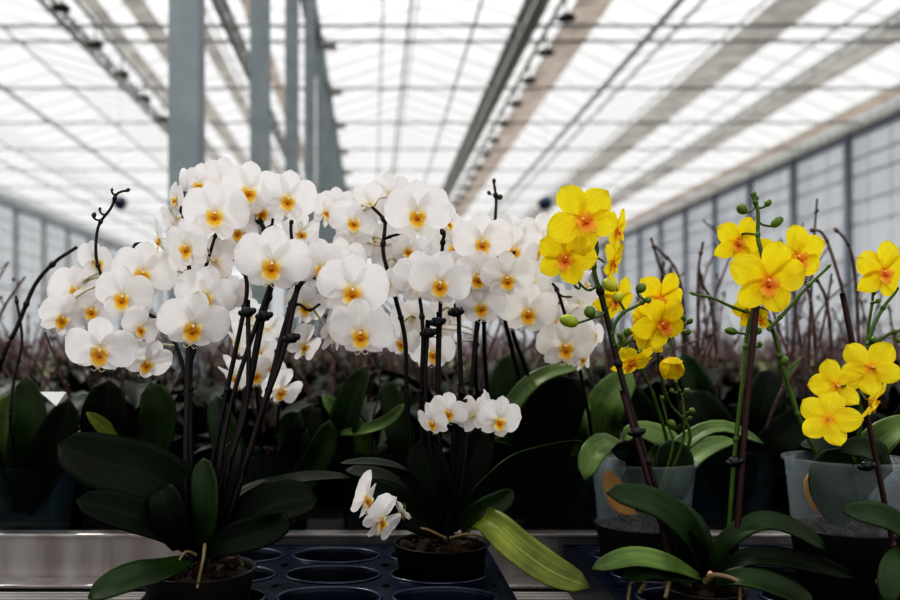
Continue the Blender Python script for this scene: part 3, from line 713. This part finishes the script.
# ================================================================== YELLOW ORCHIDS
# --- plant F: front, staked in two directions
D = .90
Fp = empty('orchid_plant', V((P(705, 590, D).x, D, TZ-.045)), 'yellow orchid in small grey pot at front with two stakes leaning apart', 'orchid')
pc = P(705, 588, D); pot(Fp, pc, .040, .07, 'pot_grey', rb=.033); inner_soil(Fp, pc, .037, .068, .031)
leaf(Fp, [(705,572,.90),(690,535,.88),(655,505,.87),(607,493,.86)], 36, 'leaf', (-.1,-.75,.7), .25)
leaf(Fp, [(708,570,.90),(698,535,.91),(680,512,.92),(648,498,.93)], 28, 'leaf', (0,-.4,1), .3)
leaf(Fp, [(700,578,.88),(670,565,.85),(632,558,.84),(592,569,.83)], 24, 'leaf_lit', (0,-.7,.7), .3)
leaf(Fp, [(700,580,.88),(680,576,.86),(650,572,.85),(622,578,.84)], 20, 'leaf', (0,-.7,.7), .3)
leaf(Fp, [(710,572,.89),(728,540,.88),(762,522,.87),(795,530,.86),(827,551,.85)], 24, 'leaf', (0,-.65,.75), .3)
leaf(Fp, [(712,578,.88),(750,558,.86),(800,562,.85),(855,578,.84)], 24, 'leaf_shaded', (0,-.7,.7), .3)
leaf(Fp, [(712,582,.87),(745,578,.85),(780,588,.84),(815,605,.83)], 28, 'leaf', (0,-.7,.7), .3)
leaf(Fp, [(704,575,.90),(696,560,.89),(690,545,.88),(684,530,.88)], 26, 'leaf_shaded', (-.4,-1,.3), .3)
FP = []
FP.append(stem(Fp, [(700,585,.90),(672,540,.905),(650,470,.905),(628,400,.91),(610,330,.915),(599,286,.92)], .0034, .003, 'stem_dark'))
FP.append(stem(Fp, [(612,335,.915),(603,300,.918),(594,270,.92),(597,250,.92),(594,238,.92),(599,233,.92)], .0026, .0019, 'stem_green'))
FP.append(stem(Fp, [(598,286,.92),(588,290,.915),(578,282,.912),(570,277,.912)], .0015, .0011, 'stem_green'))
FP.append(stem(Fp, [(614,345,.91),(613,330,.905),(622,314,.90),(636,306,.90),(648,300,.90)], .0020, .0014, 'stem_green'))
FP.append(stem(Fp, [(625,311,.90),(620,302,.9),(618,296,.9)], .0014, .0012, 'stem_green', nodes=False))
stem(Fp, [(699,588,.885),(676,578,.885),(660,520,.89),(638,445,.895),(622,390,.90)], .0030, .0028, 'stake', 'stake', False)
FP.append(stem(Fp, [(722,588,.89),(728,540,.89),(735,450,.89),(744,370,.89),(748,330,.89),(757,300,.89),(768,288,.89)], .0026, .002, 'stem_green'))
stem(Fp, [(722,588,.88),(734,560,.88),(743,450,.88),(750,370,.88),(757,302,.88)], .0032, .0032, 'stake', 'stake', False)
FP2 = [stem(Fp, [(768,290,.89),(764,262,.90),(758,238,.905),(758,212,.905),(752,194,.905)], .0026, .0016, 'stem_green')]
FP3 = [stem(Fp, [(746,312,.89),(730,306,.89),(712,298,.89),(692,294,.89)], .0017, .0012, 'stem_green')]
FP4 = [stem(Fp, [(768,330,.90),(785,312,.90),(806,288,.90),(829,266,.90)], .0022, .0016, 'stem_green')]
clip(Fp, 734, 462, .88, 1.0); clip(Fp, 636, 432, .895, 1.0)
flowers(Fp, 'yellow', [(583,220,70,-6,4,-30,.875), (566,258,58,-16,12,24,.895), (617,231,44,62,2,10,.915), (613,263,42,66,14,20,.905), (615,300,48,40,24,30,.935)], FP[:5], 'stem_green')
flowers(Fp, 'yellow', [(738,242,48,14,4,18,.925), (768,281,72,6,6,14,.865), (798,257,58,14,4,-20,.885), (770,262,44,160,-5,10,.93), (748,312,34,20,0,0,.9), (761,318,30,-80,20,0,.91)], FP[5:6]+FP2, 'stem_green')
buds(Fp, [(742,209,10,12,-40,.905,'bud_green'), (754,194,5,6,-10,.905,'bud_green'), (757,198,4,5,20,.905,'bud_green'), (768,203,7,8,35,.905,'bud_green'), (777,222,9,14,50,.90,'bud_green')], FP2, 'stem_green')
buds(Fp, [(569,321,13,20,-75,.90,'bud_yellow'), (590,312,12,13,-20,.90,'bud_green'), (610,285,13,17,-60,.90,'bud_yellow'), (618,297,11,12,20,.895,'bud_yellow'), (641,288,10,11,50,.90,'bud_green'), (648,300,7,7,60,.895,'bud_green'), (576,287,3,7,-50,.91,'bud_green'),(570,277,2.5,4,-50,.91,'bud_green')], FP[:5], 'stem_green')
buds(Fp, [(731,331,8,14,-75,.89,'bud_green'), (759,331,6,7,20,.89,'bud_green'), (760,344,5,6,-20,.89,'bud_green')], FP[5:6], 'stem_green')
buds(Fp, [(829,266,3,5,45,.90,'bud_green'), (692,293,3,6,-80,.89,'bud_green')], FP3+FP4, 'stem_green')
stem(Fp, [(705,582,.87),(715,575,.86),(738,582,.85),(740,600,.85)], .003, .002, 'root', 'aerial_root', False)
stem(Fp, [(690,584,.87),(672,580,.86),(665,598,.85)], .0026, .002, 'root', 'aerial_root', False)
stem(Fp, [(640,592,.86),(645,582,.855),(632,582,.85),(628,600,.85)], .0022, .0016, 'root', 'aerial_root', False)
b = MB(); b.ball(P(710,576,.872), .0036, None, V((.1,0,1)), 1.5); b.build('root_tip', simple('root_tip', (.55,.33,.22), .5), Fp)

# --- plant M: middle clear sleeve
D = 1.08
Mm = empty('orchid_plant', V((P(643, 500, D).x, D, TZ-.045)), 'yellow flowered orchid in tall clear sleeve behind the front stakes', 'orchid')
pc = P(643, 524, D); pot(Mm, pc, .057, .085, 'pot_grey', rb=.046); inner_soil(Mm, pc, .053, .083, .042)
rc = P(643, 461, D); collar(Mm, rc, .0625, rc.z-pc.z+.006, .0545)
leaf(Mm, [(645,515,1.08),(632,470,1.07),(612,445,1.04),(594,455,1.02),(585,480,1.01)], 34, 'leaf_lit', (-.35,-.6,.7), .3)
leaf(Mm, [(648,515,1.08),(655,480,1.09),(668,448,1.10),(640,432,1.12),(622,440,1.13)], 36, 'leaf_lit', (.1,-.6,.8), .3)
leaf(Mm, [(645,512,1.07),(662,490,1.06),(672,468,1.06),(668,440,1.06)], 46, 'leaf', (.2,-1,.1), .2)
leaf(Mm, [(650,512,1.08),(668,465,1.09),(690,440,1.09),(722,428,1.08),(764,444,1.07)], 22, 'leaf_lit', (0,-.55,.9), .3)
leaf(Mm, [(648,512,1.1),(680,470,1.12),(705,450,1.13),(735,440,1.14)], 30, 'leaf_lit', (0,-.4,.9), .3)
leaf(Mm, [(640,512,1.08),(622,505,1.075),(614,490,1.07),(607,470,1.07)], 20, 'leaf_orange', (-.2,-1,.1), .2, base=.3)
leaf(Mm, [(642,512,1.08),(640,480,1.05),(634,455,1.03),(612,450,1.01)], 26, 'leaf_shaded', (-.2,-1,.2), .2)
MP = [stem(Mm, [(644,518,1.08),(668,460,1.08),(655,400,1.06),(642,370,1.05),(636,345,1.04),(640,320,1.03),(652,308,1.02)], .0024, .0014, 'stem_green'),
      stem(Mm, [(650,518,1.08),(690,440,1.07),(668,400,1.06),(658,352,1.03),(672,338,1.02),(684,324,1.02)], .0022, .0013, 'stem_green')]
flowers(Mm, 'yellow', [(660,299,52,12,14,20,.985), (662,324,54,18,12,-36,.965), (632,362,44,30,48,20,.99), (648,336,40,-160,10,0,1.02), (640,322,38,-70,0,0,1.02)], MP, 'stem_green')
# half closed round flower
fc = P(670,366,.985); Wc = 46*.985/F
hb = MB(); hb.ball((0, 0, 0), .05, None, V((0, -1, 0)), 1.2)
ho = bpy.data.objects.new('flower', hb.mesh('flower', 'yellow_col')); C.objects.link(ho); ho.parent = Mm; ho.location = fc+V((0, .009, .004))-Mm.location
ho.scale = (Wc,)*3; ho.rotation_euler = (R(35), 0, R(10))
for q, (nm, an, sr, top) in enumerate((('sepal', 95, .27, 118), ('sepal', -35, .27, 112), ('sepal', -145, .265, 116), ('petal', 30, .245, 128), ('petal', 170, .25, 132))):
    g = MB(); rows = []
    for u in range(11):
        th = R(top)*u/10; hw = R(62)*math.sin(math.pi*(.10+.80*u/10))
        row = []
        for v in range(9):
            ph = R(an)+hw*(v-4)/4; rr = sr*(1+.07*noise.noise(V((u*.5, v*.6, q*3.)))+.03*abs(v-4)/4)
            row.append((rr*math.sin(th)*math.cos(ph), -.25-rr*-math.cos(th)*1.0, rr*math.sin(th)*math.sin(ph)))
        rows.append(row)
    g.grid(rows); g.uv = 9
    c = bpy.data.objects.new(nm, g.mesh(nm, 'yellow')); C.objects.link(c); c.parent = ho
b = MB(); b.tube([fc+V((0, 0, .014)), fc+V((.004, .006, .03)), P(660,338,1.02)], .0013, None, 5, 4); b.build('pedicel', 'stem_green', Mm)
buds(Mm, [(623,341,8,10,-20,.985,'bud_green'), (617,346,7,8,-50,.985,'bud_green'), (627,332,7,9,10,.985,'bud_green'), (620,336,6,8,-30,.98,'bud_green'), (640,354,8,9,30,1.0,'bud_green'), (661,338,10,13,10,.99,'bud_green'),
  (683,318,6,8,0,1.01,'bud_green'), (690,321,6,7,40,1.01,'bud_green'), (687,332,7,9,80,1.01,'bud_green'), (678,326,5,6,-30,1.01,'bud_green')], MP, 'stem_green')
MP2 = [stem(Mm, [(650,515,1.06),(680,450,1.04),(684,420,1.03),(682,398,1.03),(677,384,1.03)], .0018, .0011, 'stem_green'), stem(Mm, [(650,515,1.06),(672,450,1.04),(668,425,1.04),(660,395,1.04)], .0018, .0011, 'stem_green')]
buds(Mm, [(676,382,4,5,0,1.03,'bud_green'), (672,391,5,6,-40,1.03,'bud_green'), (687,391,6,7,40,1.03,'bud_green'), (692,411,7,7,60,1.03,'bud_green'), (672,424,8,10,-30,1.03,'bud_green'), (690,418,4,5,50,1.03,'bud_green'), (662,398,5,5,20,1.04,'bud_green')], MP2, 'stem_green')

# --- plant N: right clear sleeve
D = .97
Rr = empty('orchid_plant', V((P(846, 500, D).x, D, TZ-.045)), 'yellow orchid in wide clear sleeve at right edge with round flowers low on its spike', 'orchid')
pc = P(846, 527, D); pot(Rr, pc, .058, .08, 'pot_grey', rb=.046); inner_soil(Rr, pc, .054, .078, .042)
rc = P(846, 458, D); collar(Rr, rc, .0635, rc.z-pc.z+.006, .0555)
leaf(Rr, [(850,520,.97),(840,500,.95),(832,475,.945),(840,448,.94)], 52, 'leaf', (-.1,-1,.1), .15, tip=1.0)
leaf(Rr, [(850,518,.97),(862,480,.95),(880,458,.93),(858,448,.92),(840,452,.92)], 30, 'leaf', (0,-.8,.5), .25)
leaf(Rr, [(852,515,.98),(858,470,.98),(880,440,.97),(915,418,.96)], 34, 'leaf_lit', (-.1,-.7,.7), .25)
leaf(Rr, [(852,515,1.0),(840,470,1.02),(825,448,1.03),(800,444,1.05)], 40, 'leaf_shaded', (0,-.5,.8), .25)
leaf(Rr, [(842,515,.97),(822,508,.96),(812,492,.96),(809,474,.96)], 16, 'leaf_orange', (-.2,-1,.1), .2, base=.3)
RP = [stem(Rr, [(850,518,.97),(825,470,.97),(800,420,.97),(785,375,.97),(776,340,.97),(768,320,.96)], .0026, .0022, 'stem_green'),
      stem(Rr, [(850,518,.97),(858,450,.93),(862,400,.92),(866,360,.92),(872,330,.92),(885,305,.92),(896,290,.92),(888,283,.92)], .0026, .0016, 'stem_green'),
      stem(Rr, [(866,360,.92),(868,330,.925),(872,305,.925),(873,292,.925)], .0018, .0013, 'stem_green'),
      stem(Rr, [(868,348,.92),(880,340,.915),(893,332,.91),(905,330,.91)], .002, .0014, 'stem_green')]
stem(Rr, [(893,545,.90),(885,505,.90),(872,440,.90),(858,370,.90),(842,293,.90)], .0028, .0026, 'stake', 'stake', False)
clip(Rr, 866, 466, .895, 1.0); clip(Rr, 869, 349, .9, .6)
flowers(Rr, 'yellow', [(884,272,56,4,0,0,.90), (836,386,50,172,8,14,.865), (828,420,56,168,10,-24,.85), (871,368,56,170,4,36,.86), (874,402,40,80,20,20,.88)], RP, 'stem_green')
buds(Rr, [(784,361,9,11,30,.97,'bud_green'), (874,292,5,6,0,.92,'bud_green'), (878,301,5,6,60,.92,'bud_green'), (874,340,7,8,0,.915,'bud_green'), (899,340,6,7,60,.91,'bud_green')], RP, 'stem_green')
leaf(Rr, [(800,420,1.2),(792,395,1.2),(785,378,1.2),(802,357,1.2)], 5, 'leaf_lit', (0,-1,.3), .2)

# --- plant G: cut by the lower right corner
D = .84
Gp = empty('orchid_plant', V((P(925, 590, D).x, D, TZ-.045)), 'orchid cut by the lower right corner, only green leaves in view', 'orchid')
pc = P(925, 588, D); pot(Gp, pc, .04, .065, 'pot_grey', rb=.032)
leaf(Gp, [(925,575,.84),(915,545,.82),(885,520,.81),(843,512,.80)], 34, 'leaf', (0,-.75,.7), .3)
leaf(Gp, [(922,580,.83),(905,560,.80),(892,575,.78),(888,605,.77)], 28, 'leaf', (-.3,-.8,.6), .3)
leaf(Gp, [(926,575,.84),(940,540,.83),(960,520,.83)], 30, 'leaf', (0,-.75,.7), .3)

# ================================================================== SECOND ROW BEHIND THE RAIL
def row2(x, y, d, r, label, mat='pot_shaded'):
    e = empty('orchid_plant', V((P(x, y, d).x, d, EYE-.335)), label, 'orchid')
    pc = P(x, y, d); h = pc.z-(EYE-.335)
    pot(e, pc, r, h, mat, rb=r*.78, soil=0)
    s = MB(); s.lathe([(.001, -h+.003), (r*.76, -h+.003), (r*.86, -h*.62), (.001, -h*.58)], pc, None, 24); s.build('root_ball', 'bark', e)
    return e
H = row2(18, 462, 1.33, .088, 'flowerless orchid in clear pot at far left with a long dark curved spike')
leaf(H, [(18,510,1.33),(8,470,1.30),(5,440,1.28),(12,392,1.28)], 34, 'leaf_lit', (.3,-1,.2), .3)
leaf(H, [(22,510,1.33),(26,450,1.28),(30,420,1.27),(26,376,1.28)], 36, 'leaf', (.2,-1,.2), .3)
leaf(H, [(26,510,1.33),(45,470,1.28),(62,430,1.26),(70,400,1.26)], 44, 'leaf_shaded', (0,-1,.3), .3)
leaf(H, [(24,510,1.33),(60,480,1.3),(85,460,1.3),(70,450,1.3)], 20, simple('dry_leaf', (.16,.06,.02), .7), (0,-1,.3), .3) if False else None
HP = stem(H, [(15,505,1.33),(-8,430,1.25),(0,365,1.2),(18,325,1.2),(35,285,1.2),(55,262,1.2),(77,247,1.2)], .004, .0022)
stem(H, [(22,505,1.33),(14,460,1.25),(10,420,1.2),(14,380,1.2),(22,340,1.2),(16,296,1.2)], .0026, .0016)
stem(H, [(70,400,1.24),(62,378,1.22),(52,350,1.21),(45,332,1.2)], .0016, .0014, 'stem_brown')
T = MB(); T.grid([[P(40,392,1.2), P(66,392,1.2)], [P(56,406,1.2), P(68,398,1.22)]]); 
o = T.build('plant_tag', 'tag', None, smooth=False, origin=P(56,398,1.2)); add_solid(o, .0006); tag(o, 'small white plant tag tilted among dark leaves at left', 'plant tag')
I = row2(118, 455, 1.36, .06, 'flowerless orchid behind the front left plant with a lime leaf')
leaf(I, [(150,500,1.36),(130,460,1.32),(110,435,1.30),(86,412,1.28)], 20, 'leaf_lime_lit', (.2,-.8,.6), .3)
leaf(I, [(120,500,1.36),(112,450,1.32),(106,420,1.3),(110,380,1.3)], 50, 'leaf_shaded', (.1,-1,.2), .3)
leaf(I, [(125,500,1.36),(150,450,1.32),(160,415,1.3),(150,382,1.3)], 44, 'leaf', (-.1,-1,.2), .3)
leaf(I, [(120,500,1.36),(80,460,1.32),(60,445,1.3),(40,450,1.3)], 34, 'leaf_shaded', (-.1,-1,.5), .3)
J = row2(385, 450, 1.38, .07, 'flowerless orchid behind the rail between both white orchids with upright leaves')
leaf(J, [(372,500,1.38),(345,450,1.32),(350,410,1.3),(368,366,1.3)], 34, 'leaf', (-.5,-1,.1), .5)
leaf(J, [(340,434,1.3),(365,430,1.28),(390,420,1.27),(404,404,1.27)], 14, 'leaf_lit', (0,-.9,.6), .4)
leaf(J, [(376,500,1.38),(362,440,1.33),(340,415,1.32),(322,395,1.32)], 24, 'leaf_lit', (.4,-1,.2), .3)
leaf(J, [(380,500,1.38),(400,450,1.34),(396,420,1.34),(386,380,1.35)], 30, 'leaf', (.2,-1,.2), .3)
leaf(J, [(300,490,1.32),(298,450,1.3),(290,430,1.3),(300,412,1.3)], 34, 'leaf', (.2,-1,.2), .3)
stem(J, [(378,500,1.38),(372,430,1.33),(380,380,1.33),(362,345,1.33)], .002, .0014, 'stem_brown')
K = row2(540, 452, 1.36, .066, 'flowerless orchid at centre with a wide arching leaf lit along its top')
leaf(K, [(508,450,1.30),(500,432,1.26),(520,395,1.25),(545,375,1.25),(580,367,1.25)], 22, 'leaf_lit', (-.2,-.7,.8), .2, base=.6)  # narrow pale leaf that paints the lit top edge of the broad one
leaf(K, [(535,500,1.36),(540,450,1.30),(555,410,1.28),(580,380,1.27)], 60, 'leaf_shaded', (-.1,-1,.1), .15)
leaf(K, [(530,500,1.36),(490,460,1.3),(470,430,1.3),(455,400,1.3)], 40, 'leaf_shaded', (.1,-1,.2), .3)
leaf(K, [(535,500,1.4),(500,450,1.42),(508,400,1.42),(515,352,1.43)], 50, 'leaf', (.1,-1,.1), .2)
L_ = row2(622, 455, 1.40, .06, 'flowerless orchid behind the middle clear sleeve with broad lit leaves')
leaf(L_, [(625,500,1.4),(585,460,1.35),(570,430,1.32),(585,395,1.33)], 38, 'leaf_lit', (-.3,-1,.3), .3)
leaf(L_, [(622,500,1.4),(600,440,1.36),(605,405,1.34),(632,372,1.36)], 40, 'leaf_lit', (.1,-1,.4), .3)
leaf(L_, [(628,500,1.4),(640,430,1.36),(625,400,1.36),(600,380,1.4)], 40, 'leaf_shaded', (.1,-1,.2), .3)
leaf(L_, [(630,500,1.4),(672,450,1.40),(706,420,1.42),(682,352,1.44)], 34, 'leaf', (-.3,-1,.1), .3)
O_ = row2(732, 448, 1.34, .062, 'flowerless orchid in dim clear pot between the two clear sleeves')
leaf(O_, [(732,500,1.34),(720,450,1.32),(705,420,1.32),(690,390,1.34)], 50, 'leaf_shaded', (-.2,-1,.2), .2)
leaf(O_, [(735,500,1.34),(750,440,1.32),(765,400,1.32),(770,370,1.34)], 46, 'leaf_shaded', (.2,-1,.2), .2)
leaf(O_, [(736,500,1.34),(770,450,1.3),(790,430,1.3),(820,410,1.3)], 40, 'leaf_shaded', (.1,-1,.4), .2)
stem(O_, [(738,500,1.34),(765,430,1.3),(782,390,1.28),(802,358,1.28)], .0022, .003, 'stem_brown')

Q1 = row2(684, 440, 1.56, .06, 'budless orchid whose bare brown spikes fork up left of the tall right yellow spray')
Q2 = row2(842, 440, 1.50, .06, 'budless orchid whose bare brown spikes arch between the right yellow sprays')
for pl, d, sets in ((Q1, 1.54, ([(684,500),(678,400),(668,300),(657,258),(651,238)], [(686,500),(688,400),(684,320),(677,272),(655,246)], [(688,500),(698,400),(698,300),(699,265),(703,242)], [(690,500),(716,400),(712,310),(703,285),(699,268)], [(682,500),(664,400),(660,300),(664,262)])),
                    (Q2, 1.48, ([(842,500),(852,400),(846,310),(832,255),(822,233),(811,230)], [(844,500),(858,400),(857,300),(852,255),(844,238),(835,229)], [(840,500),(836,400),(828,310),(820,285),(814,278)], [(838,500),(820,400),(812,310),(800,262)]))):
    for pts in sets: stem(pl, [(x, y, d) for x, y in pts], .0034, .0020, 'stem_brown')
    for a in (-50, 10, 60):
        x0 = 372+pl.location.x*F/d
        leaf(pl, [(x0,500,d),(x0+a*.5,450,d-.02),(x0+a,415,d-.03),(x0+a*1.4,400,d)], 40, 'leaf_shaded', (a/90,-1,.3), .3)

# ================================================================== ROWS OF ORCHIDS BEHIND
def proto(seed, hmax):
    """flowerless orchid with its foot at z = 0 (pot 12 cm high), brown spikes"""
    random.seed(seed); out = []
    b = MB(); r = .055
    b.lathe([(.001, 0), (r*.78, 0), (r, .115), (r+.003, .12), (r-.002, .12), (r*.9, .105), (.001, .11)], (0,0,0), None, 14); out.append(('pot', b.mesh('pot', 'pot_black')))
    nl = 6; ph = random.uniform(0, 6)
    for i in range(nl):
        a = ph+i*math.pi*2/nl*1.03+random.uniform(-.3, .3); L = random.uniform(.13, .22); up = random.uniform(.4, 1.25)
        dx, dy = math.cos(a), math.sin(a)
        pts = [V((0,0,.11)), V((dx*L*.4, dy*L*.4, .11+L*.5*up)), V((dx*L*.8, dy*L*.8, .11+L*.65*up)), V((dx*L*1.1, dy*L*1.1, .11+L*.5*up))]
        g = leaf_mesh(pts, random.uniform(.05, .07), (0, 0, 1), .25, 8, 4)
        out.append(('leaf', g.mesh('leaf', 'leaf' if random.random() < .15 else 'leaf_shaded')))
    for i in range(random.choice((3, 4, 4))):
        a = random.uniform(0, 6.28); dx, dy = math.cos(a), math.sin(a); h = random.uniform(.62, 1)*hmax; q = random.uniform(.03, .11)
        pts = [V((dx*.01, dy*.01, .11)), V((dx*q*.3, dy*q*.3, .11+h*.45)), V((dx*q*.8+random.uniform(-.02,.02), dy*q, .11+h*.8)), V((dx*q*1.6+random.uniform(-.03,.03), dy*q*1.5, .11+h))]
        g = MB(); g.tube(pts, lambda f: .0034-.0018*f, None, 5, 4)
        pp = catmull(pts, 6)
        for k2 in range(7, len(pp), 3):
            s = random.choice((-1, 1)); g.tube([pp[k2], pp[k2]+V((s*.012, random.uniform(-.01, .01), .012))], .0011, None, 4, 1)
            g.ball(pp[k2]+V((s*.013, 0, .014)), .003, None, None, 1.2, 5, 4)
        out.append(('flower_stem', g.mesh('flower_stem', 'stem_brown')))
    return out
protos = [proto(100+i, (.30, .36, .42, .33, .39)[i]) for i in range(5)]
tall = [proto(200+i, .54) for i in range(2)]
def join_meshes(parts):
    me = bpy.data.meshes.new('orchid'); vs = []; fs = []; mi = []; mats = []
    for nm, m in parts:
        b0 = len(vs); vs += [tuple(v.co) for v in m.vertices]
        mt = m.materials[0]
        if mt not in mats: mats.append(mt)
        for p in m.polygons: fs.append(tuple(b0+i for i in p.vertices)); mi.append(mats.index(mt))
    me.from_pydata(vs, [], fs)
    for m in mats: me.materials.append(m)
    me.polygons.foreach_set('material_index', mi); me.polygons.foreach_set('use_smooth', [True]*len(mi)); return me
joined = [join_meshes(p) for p in protos]
random.seed(5)
BZ = EYE-.335
# nearest of the rows: plants with parts
for d in (1.62, 1.86, 2.12, 2.4, 2.75):
    half = .60*d; x = -half+random.uniform(0, .08)+(78-0)*d/F
    while x < half+.07*d:
        right = x > .25*d
        src = random.choice(tall if (right and random.random() < .55 and x < .55*d and d < 2.3) else protos)
        e = empty('flowerless_orchid', (x+random.uniform(-.03, .03), d+random.uniform(-.04, .04), BZ), 'flowerless potted orchid with brown spikes in the blurred rows behind the benches', 'orchid', 'flowerless orchids in the rows behind')
        e.rotation_euler = (0, 0, random.uniform(0, 6.28)); s = random.uniform(.9, 1.08); e.scale = (s, s, s)
        for nm, m in src:
            c = bpy.data.objects.new(nm, m); C.objects.link(c); c.parent = e
        x += .165+.02*d
for d in (3.15, 3.6, 4.1, 4.7, 5.4):
    half = .58*d; x = -half+.08*d
    while x < half+.07*d:
        o = bpy.data.objects.new('flowerless_orchid', random.choice(joined)); C.objects.link(o)
        o.location = (x+random.uniform(-.05, .05), d+random.uniform(-.12, .12), BZ); o.rotation_euler = (0, 0, random.uniform(0, 6.28)); s = random.uniform(.95, 1.15); o.scale = (s, s, s)
        tag(o, 'flowerless potted orchid with brown spikes in the blurred rows behind the benches', 'orchid', 'flowerless orchids in the rows behind')
        x += .17+.05*d
# far carpet of leaves and spikes that nobody could count
random.seed(9); g = MB()
M['pink'] = simple('pink_buds', (.36,.22,.24), .7); M['leaf_mid'] = simple('far_leaf', (.17,.19,.09), .6); M['stem_pale'] = simple('pale_spikes', (.27,.21,.18), .7)
for i in range(3600):
    d = 5.9+10*random.random()**1.3; x = random.uniform(-.56, .66)*d
    if abs(x) > 9.3: continue
    h = random.uniform(.22, .46)
    if i % 3 == 0:
        a = random.uniform(0, 6.28); L = .2
        w = V((-math.sin(a), math.cos(a), 0))*.035; p = V((x, d, BZ)); q = p+V((math.cos(a)*L*.6, math.sin(a)*L*.6, L*1.1)); r_ = p+V((math.cos(a)*L*1.1, math.sin(a)*L*1.1, L*.9))
        g.grid([[p-w*.5, p+w*.5], [q-w, q+w], [r_-w*.4, r_+w*.4]], random.choice(['leaf', 'leaf_mid']))
    else:
        a = random.uniform(-.06, .06)
        g.tube([(x, d, BZ), (x+a*.3, d, BZ+h*.6), (x+a, d, BZ+h)], .005, random.choice(['stem_brown', 'stem_pale']), 3, 1, False)
        if random.random() < .3: g.ball((x+a, d, BZ+h), .018, 'pink', None, 1.4, 5, 4)
o = g.build('distant_orchid_foliage', origin=V((0, 8, BZ))); o.location.z += .003; o['kind'] = 'stuff'; tag(o, 'hazy carpet of orchid leaves and brown spikes far down the house', 'foliage')

# ================================================================== LIGHT
w = bpy.data.worlds.new('World'); bpy.context.scene.world = w; w.use_nodes = True
n = w.node_tree.nodes; l = w.node_tree.links; n.clear()
out = n.new('ShaderNodeOutputWorld'); bg = n.new('ShaderNodeBackground'); tc = n.new('ShaderNodeTexCoord'); sp = n.new('ShaderNodeSeparateXYZ')
l.new(tc.outputs['Generated'], sp.inputs[0])
rp = n.new('ShaderNodeValToRGB'); cr = rp.color_ramp
cr.elements[0].position = .0; cr.elements[0].color = (.30,.30,.31,1)
cr.elements[1].position = 1; cr.elements[1].color = (.72,.72,.72,1)
for p_, v_ in ((.03, .34), (.30, .35), (.55, .62)):
    e_ = cr.elements.new(p_); e_.color = (v_, v_, v_*1.0, 1)
l.new(sp.outputs['Z'], rp.inputs[0]); l.new(rp.outputs[0], bg.inputs[0]); bg.inputs[1].default_value = 2.95
l.new(bg.outputs[0], out.inputs[0])
sd = bpy.data.lights.new('sun', 'SUN'); sd.energy = 4.5; sd.angle = R(6); sd.color = (1, .96, .9)
so = bpy.data.objects.new('sun', sd); C.objects.link(so)
so.rotation_euler = V((-.35, .45, .82)).to_track_quat('Z', 'Y').to_euler()

# ================================================================== CAMERA
cd = bpy.data.cameras.new('camera'); cd.lens = 35; cd.sensor_width = 36; cd.shift_x = 78/900; cd.shift_y = 48/900
cd.dof.use_dof = True; cd.dof.focus_distance = .95; cd.dof.aperture_fstop = 4.0; cd.clip_start = .05; cd.clip_end = 300
co = bpy.data.objects.new('camera', cd); C.objects.link(co); co.location = (0, 0, EYE); co.rotation_euler = (R(90), 0, 0)
bpy.context.scene.camera = co
sc = bpy.context.scene
sc.view_settings.view_transform = 'Standard'; sc.view_settings.look = 'None'
sc.view_settings.use_curve_mapping = True
cm = sc.view_settings.curve_mapping; cv = cm.curves[3]
for a_, b_ in ((.02, .004), (.08, .035), (.25, .19), (.6, .62)): cv.points.new(a_, b_)
cm.update()
sc.cycles.max_bounces = 10; sc.cycles.transparent_max_bounces = 24
